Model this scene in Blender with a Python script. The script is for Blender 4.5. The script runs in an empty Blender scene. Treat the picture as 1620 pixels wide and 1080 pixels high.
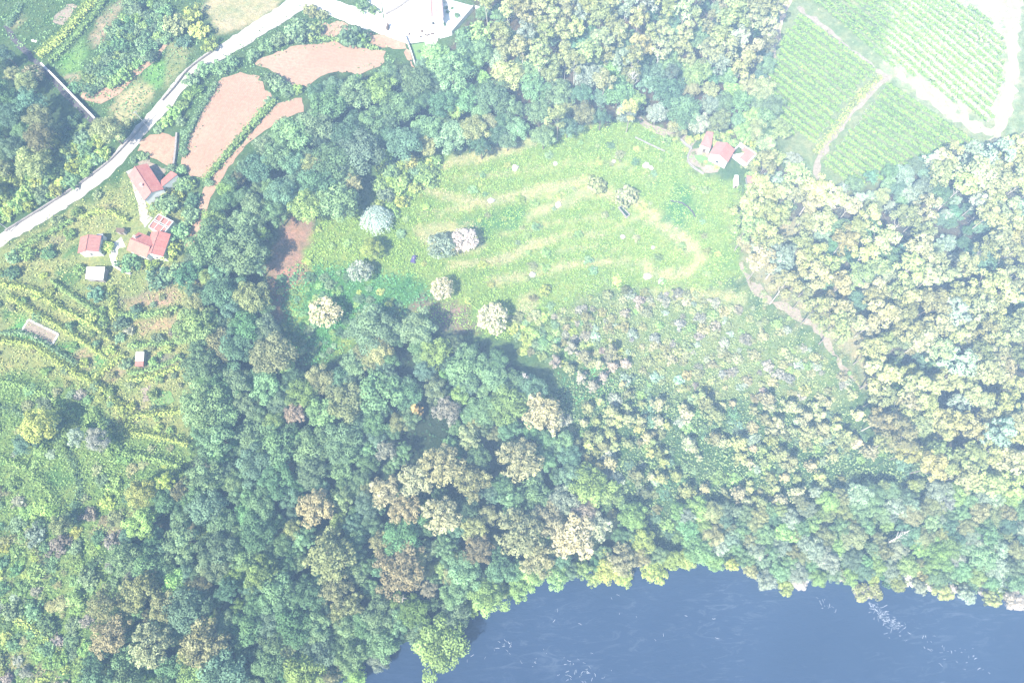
import bpy, math, random
import numpy as np
from mathutils import Vector, Matrix
from mathutils.geometry import delaunay_2d_cdt

rng = np.random.default_rng(7)
random.seed(7)
S = bpy.context.scene
COL = S.collection

# ------------------------------------------------------------------ camera, sky, sun, exposure
CAM_H, TILT, ROLL, FPX = 250.0, math.radians(20), math.radians(-6), 1080.0
cam_d = bpy.data.cameras.new('camera'); cam = bpy.data.objects.new('camera', cam_d); COL.objects.link(cam)
CAM_M = Matrix.Rotation(TILT, 4, 'X') @ Matrix.Rotation(ROLL, 4, 'Z')
cam.matrix_world = Matrix.Translation((0, 0, CAM_H)) @ CAM_M
cam_d.sensor_width = 36; cam_d.lens = 36 * FPX / 1620; cam_d.clip_start = 1; cam_d.clip_end = 5000
S.camera = cam

SUN_EL = math.radians(51)
SUN_TO = Vector((0.66, 0.75, 0)).normalized()            # the way shadows fall
world = bpy.data.worlds.new('World'); S.world = world; world.use_nodes = True
wn = world.node_tree.nodes; wl = world.node_tree.links
bg = wn['Background']; sky = wn.new('ShaderNodeTexSky'); sky.sky_type = 'NISHITA'; sky.sun_disc = False
sky.sun_elevation = SUN_EL; sky.sun_rotation = math.atan2(-SUN_TO.x, -SUN_TO.y)
sky.air_density = 1.0; sky.dust_density = 1.0
wl.new(sky.outputs[0], bg.inputs[0]); bg.inputs[1].default_value = 0.10
sd = bpy.data.lights.new('sun', 'SUN'); sd.energy = 5.0; sd.angle = math.radians(0.9); sd.color = (1, 0.93, 0.80)
sun = bpy.data.objects.new('sun', sd); COL.objects.link(sun)
ray = Vector((SUN_TO.x * math.cos(SUN_EL), SUN_TO.y * math.cos(SUN_EL), -math.sin(SUN_EL)))
sun.rotation_euler = ray.to_track_quat('-Z', 'Y').to_euler(); sun.location = (-200, -200, 240)
S.view_settings.view_transform = 'Standard'; S.view_settings.look = 'None'
S.view_settings.gamma = 1; S.view_settings.exposure = 1.34
try: S.view_settings.use_curve_mapping = False
except Exception: pass
S.render.engine = 'CYCLES'
S.cycles.use_denoising = True
S.cycles.max_bounces = 5; S.cycles.diffuse_bounces = 3; S.cycles.volume_bounces = 1
S.cycles.transmission_bounces = 3; S.cycles.glossy_bounces = 2; S.cycles.transparent_max_bounces = 4
HAZE_DENSITY, HAZE_COLOR, HAZE_G = 0.00050, (0.43, 0.66, 1.0), -0.36

# ------------------------------------------------------------------ the lie of the land
CR = np.array(CAM_M.to_3x3())
def pix_dir(px, py):
    px = np.asarray(px, float); py = np.asarray(py, float)
    v = np.stack([(px - 810) / FPX, (540 - py) / FPX, -np.ones_like(px)], -1)
    return v @ CR.T
def to_pix(p):
    v = (np.asarray(p, float) - np.array([0, 0, CAM_H])) @ CR
    return 810 + FPX * v[..., 0] / -v[..., 2], 540 - FPX * v[..., 1] / -v[..., 2], -v[..., 2]
BANK_PX = [(-400, 1500), (150, 1320), (400, 1180), (530, 1080), (590, 1035), (680, 995), (735, 960), (800, 925), (860, 885),
           (950, 890), (1000, 895), (1060, 872), (1110, 882), (1180, 893), (1240, 915), (1330, 905), (1400, 915),
           (1500, 925), (1620, 940), (1900, 985), (2500, 1050)]
_b = pix_dir([p[0] for p in BANK_PX], [p[1] for p in BANK_PX]); _t = -CAM_H / _b[:, 2]
BANK_X, BANK_Y = _b[:, 0] * _t, _b[:, 1] * _t
_o = np.argsort(BANK_X); BANK_X, BANK_Y = BANK_X[_o], BANK_Y[_o]
_D = np.array([-90, -78, -70, -9, -3, 0, 3, 9, 40, 90, 150, 210, 270, 400, 900.])
_Z = np.array([6, 2, -2.4, -2.4, -1.2, 0.3, 1.6, 3.2, 8, 16, 25, 31, 34, 38, 60.])
def height(x, y):
    x = np.asarray(x, float); y = np.asarray(y, float)
    d = y - np.interp(x, BANK_X, BANK_Y)
    h = sum(np.interp(d + o, _D, _Z) for o in (-4, -2, 0, 2, 4)) / 5
    w = np.clip(d / 60, 0, 1)
    h = h + w * (1.6 * np.sin(x / 47 + 0.6) * np.cos(y / 55) + 0.9 * np.sin(x / 23 + y / 31) - 3.0 * np.exp(-((x + 55) / 22) ** 2) * np.exp(-((y - 40) / 60) ** 2))
    return h
def hit(px, py, dz=0.0):
    d = pix_dir(px, py); z = np.full(np.shape(d[..., 2]), 20.0)
    for _ in range(12):
        t = (z - CAM_H) / d[..., 2]; x = d[..., 0] * t; y = d[..., 1] * t
        z = 0.2 * z + 0.8 * (height(x, y) + dz)
    return np.stack([x, y, z], -1)
def hits(pl, dz=0.0): return hit([p[0] for p in pl], [p[1] for p in pl], dz)
def scale_at(p): return to_pix(p)[2] / FPX                      # metres per photo pixel
def inside(poly, x, y):
    poly = np.asarray(poly, float); x = np.asarray(x, float); y = np.asarray(y, float); r = np.zeros(x.shape, bool)
    n = len(poly); j = n - 1
    for i in range(n):
        xi, yi = poly[i][:2]; xj, yj = poly[j][:2]
        c = (yi > y) != (yj > y)
        r ^= c & (x < (xj - xi) * (y - yi) / (yj - yi + 1e-12) + xi); j = i
    return r

# ------------------------------------------------------------------ materials
MATS = {}
def new_mat(name):
    m = bpy.data.materials.new(name); m.use_nodes = True; nt = m.node_tree
    return m, nt, nt.nodes['Principled BSDF'], nt.nodes, nt.links
def noise(nt, scale, detail=5, vec=None, rough=0.6):
    n = nt.nodes.new('ShaderNodeTexNoise'); n.inputs['Scale'].default_value = scale; n.inputs['Detail'].default_value = detail
    n.inputs['Roughness'].default_value = rough
    if vec is not None: nt.links.new(vec, n.inputs['Vector'])
    return n.outputs['Fac']
def mix(nt, fac, a, b, blend='MIX'):
    n = nt.nodes.new('ShaderNodeMix'); n.data_type = 'RGBA'; n.blend_type = blend
    for s, v in ((n.inputs[0], fac), (n.inputs[6], a), (n.inputs[7], b)):
        if hasattr(v, 'links'): nt.links.new(v, s)
        elif isinstance(v, (int, float)): s.default_value = v
        else: s.default_value = (*v, 1)
    return n.outputs[2]
def ramp(nt, fac, lo, hi):
    n = nt.nodes.new('ShaderNodeMapRange'); n.inputs[1].default_value = lo; n.inputs[2].default_value = hi; n.clamp = True
    nt.links.new(fac, n.inputs[0]); return n.outputs[0]
def coords(nt, world=True):
    if world: return nt.nodes.new('ShaderNodeNewGeometry').outputs['Position']
    return nt.nodes.new('ShaderNodeTexCoord').outputs['Object']
def bump(nt, fac, strength, dist, bsdf):
    b = nt.nodes.new('ShaderNodeBump'); b.inputs['Strength'].default_value = strength; b.inputs['Distance'].default_value = dist
    nt.links.new(fac, b.inputs['Height']); nt.links.new(b.outputs[0], bsdf.inputs['Normal'])
def soil(name, c1, c2, c3, s1=0.06, s2=0.7, b=0.5, rough=0.95, world=True):
    m, nt, bs, N, L = new_mat(name); v = coords(nt, world)
    f1 = ramp(nt, noise(nt, s1, 6, v), 0.36, 0.64); f2 = ramp(nt, noise(nt, s2, 6, v, 0.7), 0.4, 0.66)
    L.new(mix(nt, f2, mix(nt, f1, c1, c2), c3), bs.inputs['Base Color'])
    bs.inputs['Roughness'].default_value = rough; bs.inputs['Specular IOR Level'].default_value = 0.15
    bump(nt, noise(nt, s2 * 2.2, 6, v, 0.75), b, 0.4, bs); MATS[name] = m; return m
def furrows(name, c1, c2, c3, ang, period):
    m, nt, bs, N, L = new_mat(name); v = coords(nt)
    mp = N.new('ShaderNodeMapping'); mp.inputs['Rotation'].default_value = (0, 0, -ang); L.new(v, mp.inputs[0])
    w = N.new('ShaderNodeTexWave'); w.bands_direction = 'Y'; w.inputs['Scale'].default_value = 0.314 / period * 1.0
    w.inputs['Distortion'].default_value = 2.2; w.inputs['Detail'].default_value = 3; w.inputs['Detail Scale'].default_value = 0.6
    L.new(mp.outputs[0], w.inputs[0])
    f1 = ramp(nt, noise(nt, 0.035, 5, v), 0.38, 0.62); f2 = ramp(nt, noise(nt, 0.9, 6, v, 0.75), 0.42, 0.68)
    c = mix(nt, f2, mix(nt, f1, c1, c2), c3)
    fw = N.new('ShaderNodeMath'); fw.operation = 'MULTIPLY'; fw.inputs[1].default_value = 0.3; L.new(w.outputs['Fac'], fw.inputs[0])
    L.new(mix(nt, fw.outputs[0], c, c3), bs.inputs['Base Color']); bs.inputs['Roughness'].default_value = 0.95
    bs.inputs['Specular IOR Level'].default_value = 0.1
    bump(nt, w.outputs['Fac'], 0.18, 0.15, bs); MATS[name] = m; return m
def plain(name, c, rough=0.8, var=0.25, sc=1.2, bmp=0.15, world=False, metal=0.0):
    m, nt, bs, N, L = new_mat(name); v = coords(nt, world)
    d = tuple(x * (1 - var) for x in c); f = ramp(nt, noise(nt, sc, 6, v, 0.7), 0.35, 0.7)
    L.new(mix(nt, f, c, d), bs.inputs['Base Color']); bs.inputs['Roughness'].default_value = rough
    bs.inputs['Metallic'].default_value = metal; bs.inputs['Specular IOR Level'].default_value = 0.25
    bump(nt, noise(nt, sc * 4, 4, v), bmp, 0.05, bs); MATS[name] = m; return m
def roof_mat(name, c1, c2, c3):
    m, nt, bs, N, L = new_mat(name); v = coords(nt, False)
    mp = N.new('ShaderNodeMapping'); L.new(v, mp.inputs[0])
    w = N.new('ShaderNodeTexWave'); w.bands_direction = 'X'; w.inputs['Scale'].default_value = 1.1; w.inputs['Distortion'].default_value = 0.4; L.new(mp.outputs[0], w.inputs[0])
    f1 = ramp(nt, noise(nt, 0.35, 5, v), 0.38, 0.62); f2 = ramp(nt, noise(nt, 2.5, 6, v, 0.8), 0.42, 0.66)
    L.new(mix(nt, f2, mix(nt, f1, c1, c2), c3), bs.inputs['Base Color']); bs.inputs['Roughness'].default_value = 0.85
    bs.inputs['Specular IOR Level'].default_value = 0.2
    bump(nt, w.outputs['Fac'], 0.7, 0.08, bs); MATS[name] = m; return m
def leaf_mat(name, trans=0.22, own=None, var=0.55):
    m, nt, bs, N, L = new_mat(name); N.remove(bs); out = N['Material Output']
    if own is None:
        oi = N.new('ShaderNodeObjectInfo'); base = oi.outputs['Color']
    else:
        rgb = N.new('ShaderNodeRGB'); rgb.outputs[0].default_value = (*own, 1); base = rgb.outputs[0]
    at = N.new('ShaderNodeAttribute'); at.attribute_name = 'tint'
    sep = N.new('ShaderNodeSeparateColor'); L.new(at.outputs['Color'], sep.inputs[0])
    lo = N.new('ShaderNodeMapRange'); lo.inputs[3].default_value = 1 - var; lo.inputs[4].default_value = 1 + var; L.new(sep.outputs[0], lo.inputs[0])
    sc = N.new('ShaderNodeVectorMath'); sc.operation = 'SCALE'; L.new(base, sc.inputs[0]); L.new(lo.outputs[0], sc.inputs['Scale'])
    f = N.new('ShaderNodeMapRange'); f.inputs[1].default_value = 0.3; f.inputs[2].default_value = 1; f.inputs[3].default_value = 0; f.inputs[4].default_value = 0.55; L.new(sep.outputs[1], f.inputs[0])
    hs = N.new('ShaderNodeVectorMath'); hs.operation = 'MULTIPLY'; hs.inputs[1].default_value = (1.16, 1.09, 0.82); L.new(sc.outputs[0], hs.inputs[0])
    c = mix(nt, f.outputs[0], sc.outputs[0], hs.outputs[0])
    d = N.new('ShaderNodeBsdfDiffuse'); t = N.new('ShaderNodeBsdfTranslucent'); mx = N.new('ShaderNodeMixShader'); mx.inputs[0].default_value = trans
    L.new(c, d.inputs[0]); L.new(c, t.inputs[0]); L.new(d.outputs[0], mx.inputs[1]); L.new(t.outputs[0], mx.inputs[2]); L.new(mx.outputs[0], out.inputs[0])
    MATS[name] = m; return m
leaf_mat('leaf')
soil('soil_red', (0.36, 0.225, 0.15), (0.43, 0.295, 0.20), (0.30, 0.175, 0.115))
soil('soil_pale', (0.48, 0.38, 0.28), (0.40, 0.31, 0.24), (0.34, 0.25, 0.17))
soil('soil_white', (0.37, 0.33, 0.24), (0.31, 0.27, 0.19), (0.26, 0.26, 0.15), 0.05, 0.5)
soil('dry_grass', (0.40, 0.36, 0.20), (0.28, 0.30, 0.13), (0.44, 0.36, 0.24), 0.12, 0.8)
soil('vineyard_soil', (0.24, 0.27, 0.13), (0.17, 0.24, 0.10), (0.34, 0.31, 0.18), 0.05, 0.6)
soil('lawn', (0.10, 0.22, 0.06), (0.14, 0.26, 0.08), (0.17, 0.22, 0.09), 0.15, 1.2, 0.3)
soil('garden_soil', (0.28, 0.22, 0.18), (0.34, 0.27, 0.22), (0.20, 0.18, 0.12), 0.2, 1.1)
soil('bracken_soil', (0.26, 0.15, 0.11), (0.30, 0.19, 0.14), (0.15, 0.15, 0.08), 0.15, 1.0)
soil('road', (0.50, 0.47, 0.43), (0.42, 0.39, 0.36), (0.35, 0.32, 0.28), 0.08, 0.4, 0.15)
soil('concrete', (0.78, 0.75, 0.70), (0.70, 0.66, 0.62), (0.62, 0.57, 0.54), 0.1, 0.6, 0.1)
soil('white_gravel', (0.84, 0.83, 0.79), (0.8, 0.79, 0.76), (0.70, 0.69, 0.66), 0.2, 2, 0.2)
soil('dark_lane', (0.085, 0.075, 0.085), (0.11, 0.095, 0.10), (0.06, 0.055, 0.06), 0.15, 0.8)  # lane tone has the wall's shade put into the colour
soil('stone', (0.42, 0.38, 0.35), (0.34, 0.30, 0.29), (0.24, 0.22, 0.20), 0.5, 2.0, 0.8, world=False)
soil('pale_stone', (0.74, 0.71, 0.68), (0.6, 0.56, 0.55), (0.46, 0.43, 0.40), 0.5, 2.0, 0.6, world=False)
plain('whitewash', (0.80, 0.78, 0.74), 0.85, 0.2, 0.6)
plain('wood_dark', (0.16, 0.11, 0.08), 0.8, 0.4, 2)
plain('wood_grey', (0.42, 0.39, 0.36), 0.8, 0.3, 2)
plain('glass', (0.03, 0.04, 0.05), 0.1, 0.2, 1, 0)
plain('sheet_metal', (0.72, 0.71, 0.68), 0.5, 0.2, 0.5)
plain('sheet_grey', (0.36, 0.36, 0.40), 0.6, 0.25, 0.6)
plain('bark', (0.20, 0.16, 0.12), 0.9, 0.4, 1.5, 0.4)
plain('bark_pale', (0.60, 0.54, 0.47), 0.8, 0.3, 0.8, 0.3)
plain('bark_mid', (0.36, 0.31, 0.26), 0.85, 0.35, 0.8, 0.3)
plain('dead_wood', (0.66, 0.61, 0.56), 0.85, 0.3, 0.8, 0.3)
plain('tarp', (0.09, 0.07, 0.20), 0.5, 0.3, 2)
plain('tank_water', (0.02, 0.05, 0.035), 0.08, 0.3, 1, 0)
roof_mat('tiles_red', (0.46, 0.17, 0.14), (0.52, 0.23, 0.18), (0.36, 0.13, 0.11))
roof_mat('tiles_pink', (0.50, 0.24, 0.20), (0.44, 0.19, 0.165), (0.36, 0.17, 0.14))
roof_mat('tiles_pale', (0.60, 0.43, 0.40), (0.54, 0.38, 0.35), (0.48, 0.33, 0.30))
roof_mat('tiles_orange', (0.50, 0.25, 0.18), (0.45, 0.20, 0.15), (0.38, 0.17, 0.13))
FUR1 = furrows('ploughed_a', (0.37, 0.24, 0.165), (0.43, 0.30, 0.215), (0.31, 0.185, 0.125), 0.06, 0.75)
FUR2 = furrows('ploughed_b', (0.355, 0.225, 0.155), (0.41, 0.285, 0.20), (0.29, 0.17, 0.115), 1.0, 0.75)

# ------------------------------------------------------------------ object helpers
def link(o, parent=None):
    COL.objects.link(o)
    if parent is not None: o.parent = parent
    return o
def tag(o, label=None, cat=None, group=None, kind=None):
    if label: o['label'] = label
    if cat: o['category'] = cat
    if group: o['group'] = group
    if kind: o['kind'] = kind
    return o
def empty(name, loc=(0, 0, 0), rz=0.0):
    o = bpy.data.objects.new(name, None); o.location = loc; o.rotation_euler = (0, 0, rz); o.empty_display_size = 0.5
    return link(o)
def mesh_obj(name, v, f, mat, parent=None, smooth=False):
    me = bpy.data.meshes.new(name); me.from_pydata([tuple(map(float, p)) for p in v], [], f); me.update()
    if smooth: me.polygons.foreach_set('use_smooth', [True] * len(me.polygons))
    me.materials.append(MATS[mat] if isinstance(mat, str) else mat)
    return link(bpy.data.objects.new(name, me), parent)
def quad_mesh(name, Q, tint, mat):
    n = len(Q); me = bpy.data.meshes.new(name)
    me.vertices.add(n * 4); me.vertices.foreach_set('co', Q.reshape(-1).astype(np.float32))
    me.loops.add(n * 4); me.loops.foreach_set('vertex_index', np.arange(n * 4, dtype=np.int32))
    me.polygons.add(n); me.polygons.foreach_set('loop_start', np.arange(0, n * 4, 4, dtype=np.int32))
    a = me.attributes.new('tint', 'FLOAT_COLOR', 'POINT'); c = np.ones((n, 4, 4), np.float32)
    c[:, :, 0] = tint[:, None, 0]; c[:, :, 1] = tint[:, None, 1]
    a.data.foreach_set('color', c.reshape(-1)); me.update(calc_edges=True)
    me.materials.append(MATS[mat]); return me
def leaves(P, Nrm, size, jit=0.6, aspect=0.75):
    n = len(P); Nn = Nrm + jit * rng.normal(size=(n, 3)); Nn /= np.linalg.norm(Nn, axis=1, keepdims=True) + 1e-9
    a = np.cross(Nn, rng.normal(size=(n, 3))); a /= np.linalg.norm(a, axis=1, keepdims=True) + 1e-9
    b = np.cross(Nn, a); s = (size * (0.6 + 0.8 * rng.random(n)))[:, None] if np.isscalar(size) else size[:, None]
    a = a * s * 0.5; b = b * s * 0.5 * aspect; bend = Nn * s * 0.12
    return np.stack([P - a - bend, P - b * 1.1 + bend, P + a - bend, P + b * 1.1 + bend], 1)
def box(v, f, x0, x1, y0, y1, z0, z1):
    k = len(v); v += [(x0, y0, z0), (x1, y0, z0), (x1, y1, z0), (x0, y1, z0), (x0, y0, z1), (x1, y0, z1), (x1, y1, z1), (x0, y1, z1)]
    f += [(k, k + 3, k + 2, k + 1), (k + 4, k + 5, k + 6, k + 7), (k, k + 1, k + 5, k + 4), (k + 1, k + 2, k + 6, k + 5), (k + 2, k + 3, k + 7, k + 6), (k + 3, k, k + 4, k + 7)]
def box_obj(name, b, mat, parent):
    v, f = [], []; box(v, f, *b); return mesh_obj(name, v, f, mat, parent)
def tube(v, f, pts, rad, n=6):
    pts = [Vector(p) for p in pts]; k0 = len(v)
    for i, p in enumerate(pts):
        d = (pts[min(i + 1, len(pts) - 1)] - pts[max(i - 1, 0)]).normalized()
        u = d.orthogonal().normalized(); w = d.cross(u)
        for j in range(n):
            a = 2 * math.pi * j / n; v.append(tuple(p + (u * math.cos(a) + w * math.sin(a)) * rad[i]))
    for i in range(len(pts) - 1):
        for j in range(n):
            a = k0 + i * n + j; b = k0 + i * n + (j + 1) % n; f.append((a, b, b + n, a + n))
    f.append(tuple(range(k0 + (len(pts) - 1) * n, k0 + len(pts) * n)))
def smooth_line(pl, step=2.0):
    pl = np.asarray(pl, float); P = np.vstack([2 * pl[0] - pl[1], pl, 2 * pl[-1] - pl[-2]]); out = []
    for i in range(1, len(P) - 2):
        n = max(2, int(np.linalg.norm(P[i + 1] - P[i]) / step))
        for t in np.linspace(0, 1, n, endpoint=False):
            a, b, c, d = P[i - 1], P[i], P[i + 1], P[i + 2]
            out.append(0.5 * (2 * b + (c - a) * t + (2 * a - 5 * b + 4 * c - d) * t * t + (3 * b - 3 * c + d - a) * t ** 3))
    out.append(P[-2]); return np.array(out)
def ribbon(name, pl, width, mat, dz, rough=0.25, kind='structure'):
    w = smooth_line(hits(pl)[:, :2], 2.0); n = len(w); W = np.interp(np.linspace(0, 1, n), np.linspace(0, 1, len(width)), width) if not np.isscalar(width) else np.full(n, float(width))
    d = np.gradient(w, axis=0); d /= np.linalg.norm(d, axis=1, keepdims=True) + 1e-9; nn = np.stack([-d[:, 1], d[:, 0]], 1)
    v, f = [], []; m = max(3, int(np.max(W) / 1.6) + 1)
    for i in range(n):
        j0, j1 = rng.normal(0, rough, 2)
        for k in range(m):
            t = k / (m - 1) - 0.5; off = t * W[i] + (j0 if k == 0 else j1 if k == m - 1 else 0)
            p = w[i] + nn[i] * off; v.append((p[0], p[1], float(height(p[0], p[1])) + dz))
    for i in range(n - 1):
        for k in range(m - 1):
            a = i * m + k; f.append((a, a + m, a + m + 1, a + 1))
    o = mesh_obj(name, v, f, mat); 
    for p in o.data.polygons:
        break
    if kind: tag(o, kind=kind)
    return o
def patch(name, pl, mat, dz, res=3.0, jag=0.6, kind='structure', dense=2.0):
    w = hits(pl)[:, :2]; ring = []
    for i in range(len(w)):
        a, b = w[i], w[(i + 1) % len(w)]; n = max(1, int(np.linalg.norm(b - a) / dense))
        for t in range(n): ring.append(a + (b - a) * t / n + rng.normal(0, jag, 2))
    ring = np.array(ring); lo, hi = ring.min(0), ring.max(0)
    gx, gy = np.meshgrid(np.arange(lo[0], hi[0], res), np.arange(lo[1], hi[1], res)); gx = gx.ravel(); gy = gy.ravel()
    k = inside(ring, gx, gy); pts = [Vector((float(p[0]), float(p[1]))) for p in ring] + [Vector((float(a), float(b))) for a, b in zip(gx[k], gy[k])]
    r = delaunay_2d_cdt(pts, [], [list(range(len(ring)))], 1, 1e-4)
    v = [(p.x, p.y, float(height(p.x, p.y)) + dz) for p in r[0]]; f = []
    for t in r[2]:
        A = sum(v[t[i]][0] * v[t[(i + 1) % 3]][1] - v[t[(i + 1) % 3]][0] * v[t[i]][1] for i in range(3))
        f.append(tuple(t) if A > 0 else tuple(reversed(t)))
    o = mesh_obj(name, v, f, mat)
    if kind: tag(o, kind=kind)
    return o

# ------------------------------------------------------------------ ground sheet
def axis(lo, hi, step, far):
    a = list(np.arange(lo, hi + 1e-6, step)); s = step; x = hi
    while x < far: s *= 1.35; x += s; a.append(x)
    s = step; x = lo; pre = []
    while x > -far: s *= 1.35; x -= s; pre.append(x)
    return np.array(pre[::-1] + a)
GX, GY = axis(-330, 330, 2.2, 800), axis(-70, 330, 2.2, 800)
X, Y = np.meshgrid(GX, GY); Z = height(X, Y)
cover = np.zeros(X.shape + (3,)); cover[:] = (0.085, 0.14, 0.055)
TPX, TPY, _ = to_pix(np.stack([X, Y, Z], -1))
WOB_X = np.sin(X * 0.7 + 2 * np.sin(Y * 0.31)) + np.sin(Y * 0.9 + X * 0.23); WOB_Y = np.sin(Y * 0.6 + 2 * np.sin(X * 0.37)) + np.sin(X * 1.1 - Y * 0.2)
def zone(pl, col, feather=5):
    pl = np.asarray(pl, float); lo = pl.min(0) - 3 * feather; hi = pl.max(0) + 3 * feather
    k = (TPX > lo[0]) & (TPX < hi[0]) & (TPY > lo[1]) & (TPY < hi[1]); tx, ty = TPX[k] + WOB_X[k] * feather * 0.8, TPY[k] + WOB_Y[k] * feather * 0.8; m = np.zeros(tx.shape)
    for i in range(10):
        ox, oy = rng.normal(0, feather * 0.8, 2); m += inside(pl + (ox, oy), tx, ty)
    m = (m / 10)[:, None]; cover[k] = cover[k] * (1 - m) + np.array(col) * m
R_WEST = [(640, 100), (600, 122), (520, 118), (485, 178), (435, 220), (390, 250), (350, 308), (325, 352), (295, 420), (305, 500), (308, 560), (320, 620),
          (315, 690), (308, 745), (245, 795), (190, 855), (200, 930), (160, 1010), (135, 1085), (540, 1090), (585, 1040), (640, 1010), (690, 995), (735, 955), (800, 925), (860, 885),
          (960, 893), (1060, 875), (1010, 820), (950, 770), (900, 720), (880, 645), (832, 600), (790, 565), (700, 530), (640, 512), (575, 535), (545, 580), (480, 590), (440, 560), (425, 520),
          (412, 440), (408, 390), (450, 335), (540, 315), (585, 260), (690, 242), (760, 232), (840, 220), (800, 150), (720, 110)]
R_NORTH = [(750, 25), (760, -25), (1245, -25), (1215, 80), (1200, 150), (1215, 215), (1190, 225), (1150, 205), (1060, 208), (1010, 188), (900, 200), (840, 225), (760, 190), (690, 110)]
R_EAST = [(1185, 300), (1215, 235), (1290, 300), (1360, 305), (1440, 275), (1500, 240), (1640, 225), (1640, 770), (1500, 760), (1385, 700), (1388, 612), (1350, 540), (1300, 495), (1240, 470), (1205, 435), (1180, 380)]
R_SOUTHEAST = [(880, 610), (1000, 590), (1100, 630), (1300, 640), (1380, 700), (1500, 760), (1640, 770), (1640, 940), (1500, 930), (1400, 918), (1330, 905), (1240, 915), (1180, 892), (1070, 872), (1010, 820), (950, 770), (900, 720)]
R_HEATH = [(870, 500), (950, 455), (1060, 462), (1180, 470), (1300, 560), (1362, 622), (1300, 640), (1100, 625), (1000, 590), (900, 570)]
R_SCRUB = [(-15, 590), (60, 590), (150, 630), (210, 680), (300, 690), (298, 745), (235, 785), (160, 855), (180, 930), (140, 1010), (125, 1090), (-15, 1090)]
R_FARWEST = [(-15, 70), (5, 80), (35, 112), (65, 145), (100, 185), (80, 250), (-15, 300)]
R_MEADOW = [(600, 270), (690, 252), (760, 242), (840, 226), (900, 202), (1010, 190), (1090, 225), (1095, 270), (1180, 300), (1165, 380), (1180, 440), (1100, 462), (950, 455), (870, 500), (800, 540), (700, 512), (632, 492), (540, 560), (470, 565), (450, 520), (440, 430), (520, 340), (590, 330)]
R_VINE = [(1255, -30), (1212, 80), (1200, 150), (1225, 215), (1290, 300), (1360, 305), (1440, 275), (1500, 240), (1640, 225), (1640, -30)]
R_TERR = [(-15, 400), (60, 360), (130, 320), (200, 280), (290, 330), (290, 420), (298, 500), (300, 620), (300, 690), (210, 680), (150, 630), (60, 590), (-15, 590)]
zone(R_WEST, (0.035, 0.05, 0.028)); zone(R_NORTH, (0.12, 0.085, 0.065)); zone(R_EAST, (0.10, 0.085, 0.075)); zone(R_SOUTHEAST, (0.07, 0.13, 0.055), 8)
zone(R_HEATH, (0.19, 0.235, 0.10), 18); zone(R_SCRUB, (0.18, 0.25, 0.085), 10); zone(R_FARWEST, (0.05, 0.08, 0.04)); zone(R_MEADOW, (0.21, 0.28, 0.075), 6)
zone(R_VINE, (0.22, 0.25, 0.13), 6); zone(R_TERR, (0.29, 0.30, 0.13), 8)  # vineyard soil darkened to put in the shade between the rows
zone([(1180, 440), (1300, 520), (1372, 612), (1450, 640), (1400, 540), (1330, 440), (1250, 330), (1180, 310)], (0.34, 0.29, 0.19), 10)
zone([(1420, -20), (1600, -20), (1600, 205), (1500, 180), (1400, 110)], (0.52, 0.49, 0.35), 12)  # pale dry soil, with the corner's glare also put into its colour
for q in range(36):                                              # dry and lush patches of their own outline
    cx, cy = random.uniform(0, 330), random.uniform(330, 1080); r = random.uniform(8, 26)
    zone([(cx + r * math.cos(a) * random.uniform(.6, 1.6), cy + r * math.sin(a) * random.uniform(.5, 1.1)) for a in np.linspace(0, 6.28, 9)[:-1]],
         random.choice([(0.30, 0.25, 0.17), (0.26, 0.22, 0.20), (0.16, 0.27, 0.08), (0.10, 0.19, 0.07), (0.33, 0.30, 0.15)]), 4)
def thin(pl, w):
    p = np.array(pl, float); d = np.gradient(p, axis=0); d /= np.linalg.norm(d, axis=1, keepdims=True); n = np.stack([-d[:, 1], d[:, 0]], 1)
    return [tuple(q) for q in p - n * w] + [tuple(q) for q in (p + n * w)[::-1]]
LINES = [([(640, 290), (700, 305), (765, 318), (830, 302), (930, 282)], 3.5), ([(660, 340), (730, 330), (800, 322), (860, 312), (920, 300)], 2.2), ([(700, 425), (780, 412), (840, 388), (900, 370), (960, 372)], 3), ([(770, 446), (850, 430), (920, 414), (1030, 414)], 2.5), ([(790, 375), (870, 352), (940, 345), (1000, 365)], 2), ([(830, 270), (900, 258), (980, 262), (1040, 285)], 1.8), ([(880, 395), (940, 390), (1000, 400)], 1.8), ([(720, 282), (800, 275), (860, 262)], 2),
         ([(830, 345), (880, 325), (940, 302), (1000, 318), (1050, 350), (1092, 385), (1112, 408), (1092, 430), (1050, 436), (1015, 424)], 8), ([(985, 340), (1030, 352), (1070, 378), (1090, 402)], 4)]
DRY = [thin(l_, w_) for l_, w_ in LINES] + [[(690, 265), (720, 248), (790, 232), (850, 215), (850, 232), (800, 248), (740, 262)], [(640, 288), (700, 304), (765, 314), (830, 298), (930, 278), (935, 290), (840, 312), (770, 328), (700, 318)],
       [(650, 360), (700, 350), (760, 350), (770, 395), (720, 405), (680, 395)], [(700, 412), (790, 408), (840, 380), (880, 372), (882, 382), (840, 398), (800, 418), (720, 424)],
       [(770, 442), (840, 428), (920, 410), (1030, 412), (1030, 418), (920, 420), (850, 436), (790, 452)], [(820, 465), (850, 460), (850, 500), (815, 500)], [(1020, 455), (1180, 462), (1180, 480), (1040, 475)]]
for d_ in DRY: zone(d_, (0.40, 0.38, 0.19), 2.0)
for d_ in ([(480, 430), (540, 420), (640, 470), (620, 495), (560, 515), (520, 560), (480, 560)], [(560, 440), (650, 430), (700, 470), (640, 490)], [(1080, 300), (1110, 330), (1080, 370), (1050, 340)], [(730, 350), (830, 330), (830, 350), (750, 380)]):
    zone(d_, (0.08, 0.20, 0.06), 6)
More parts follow.
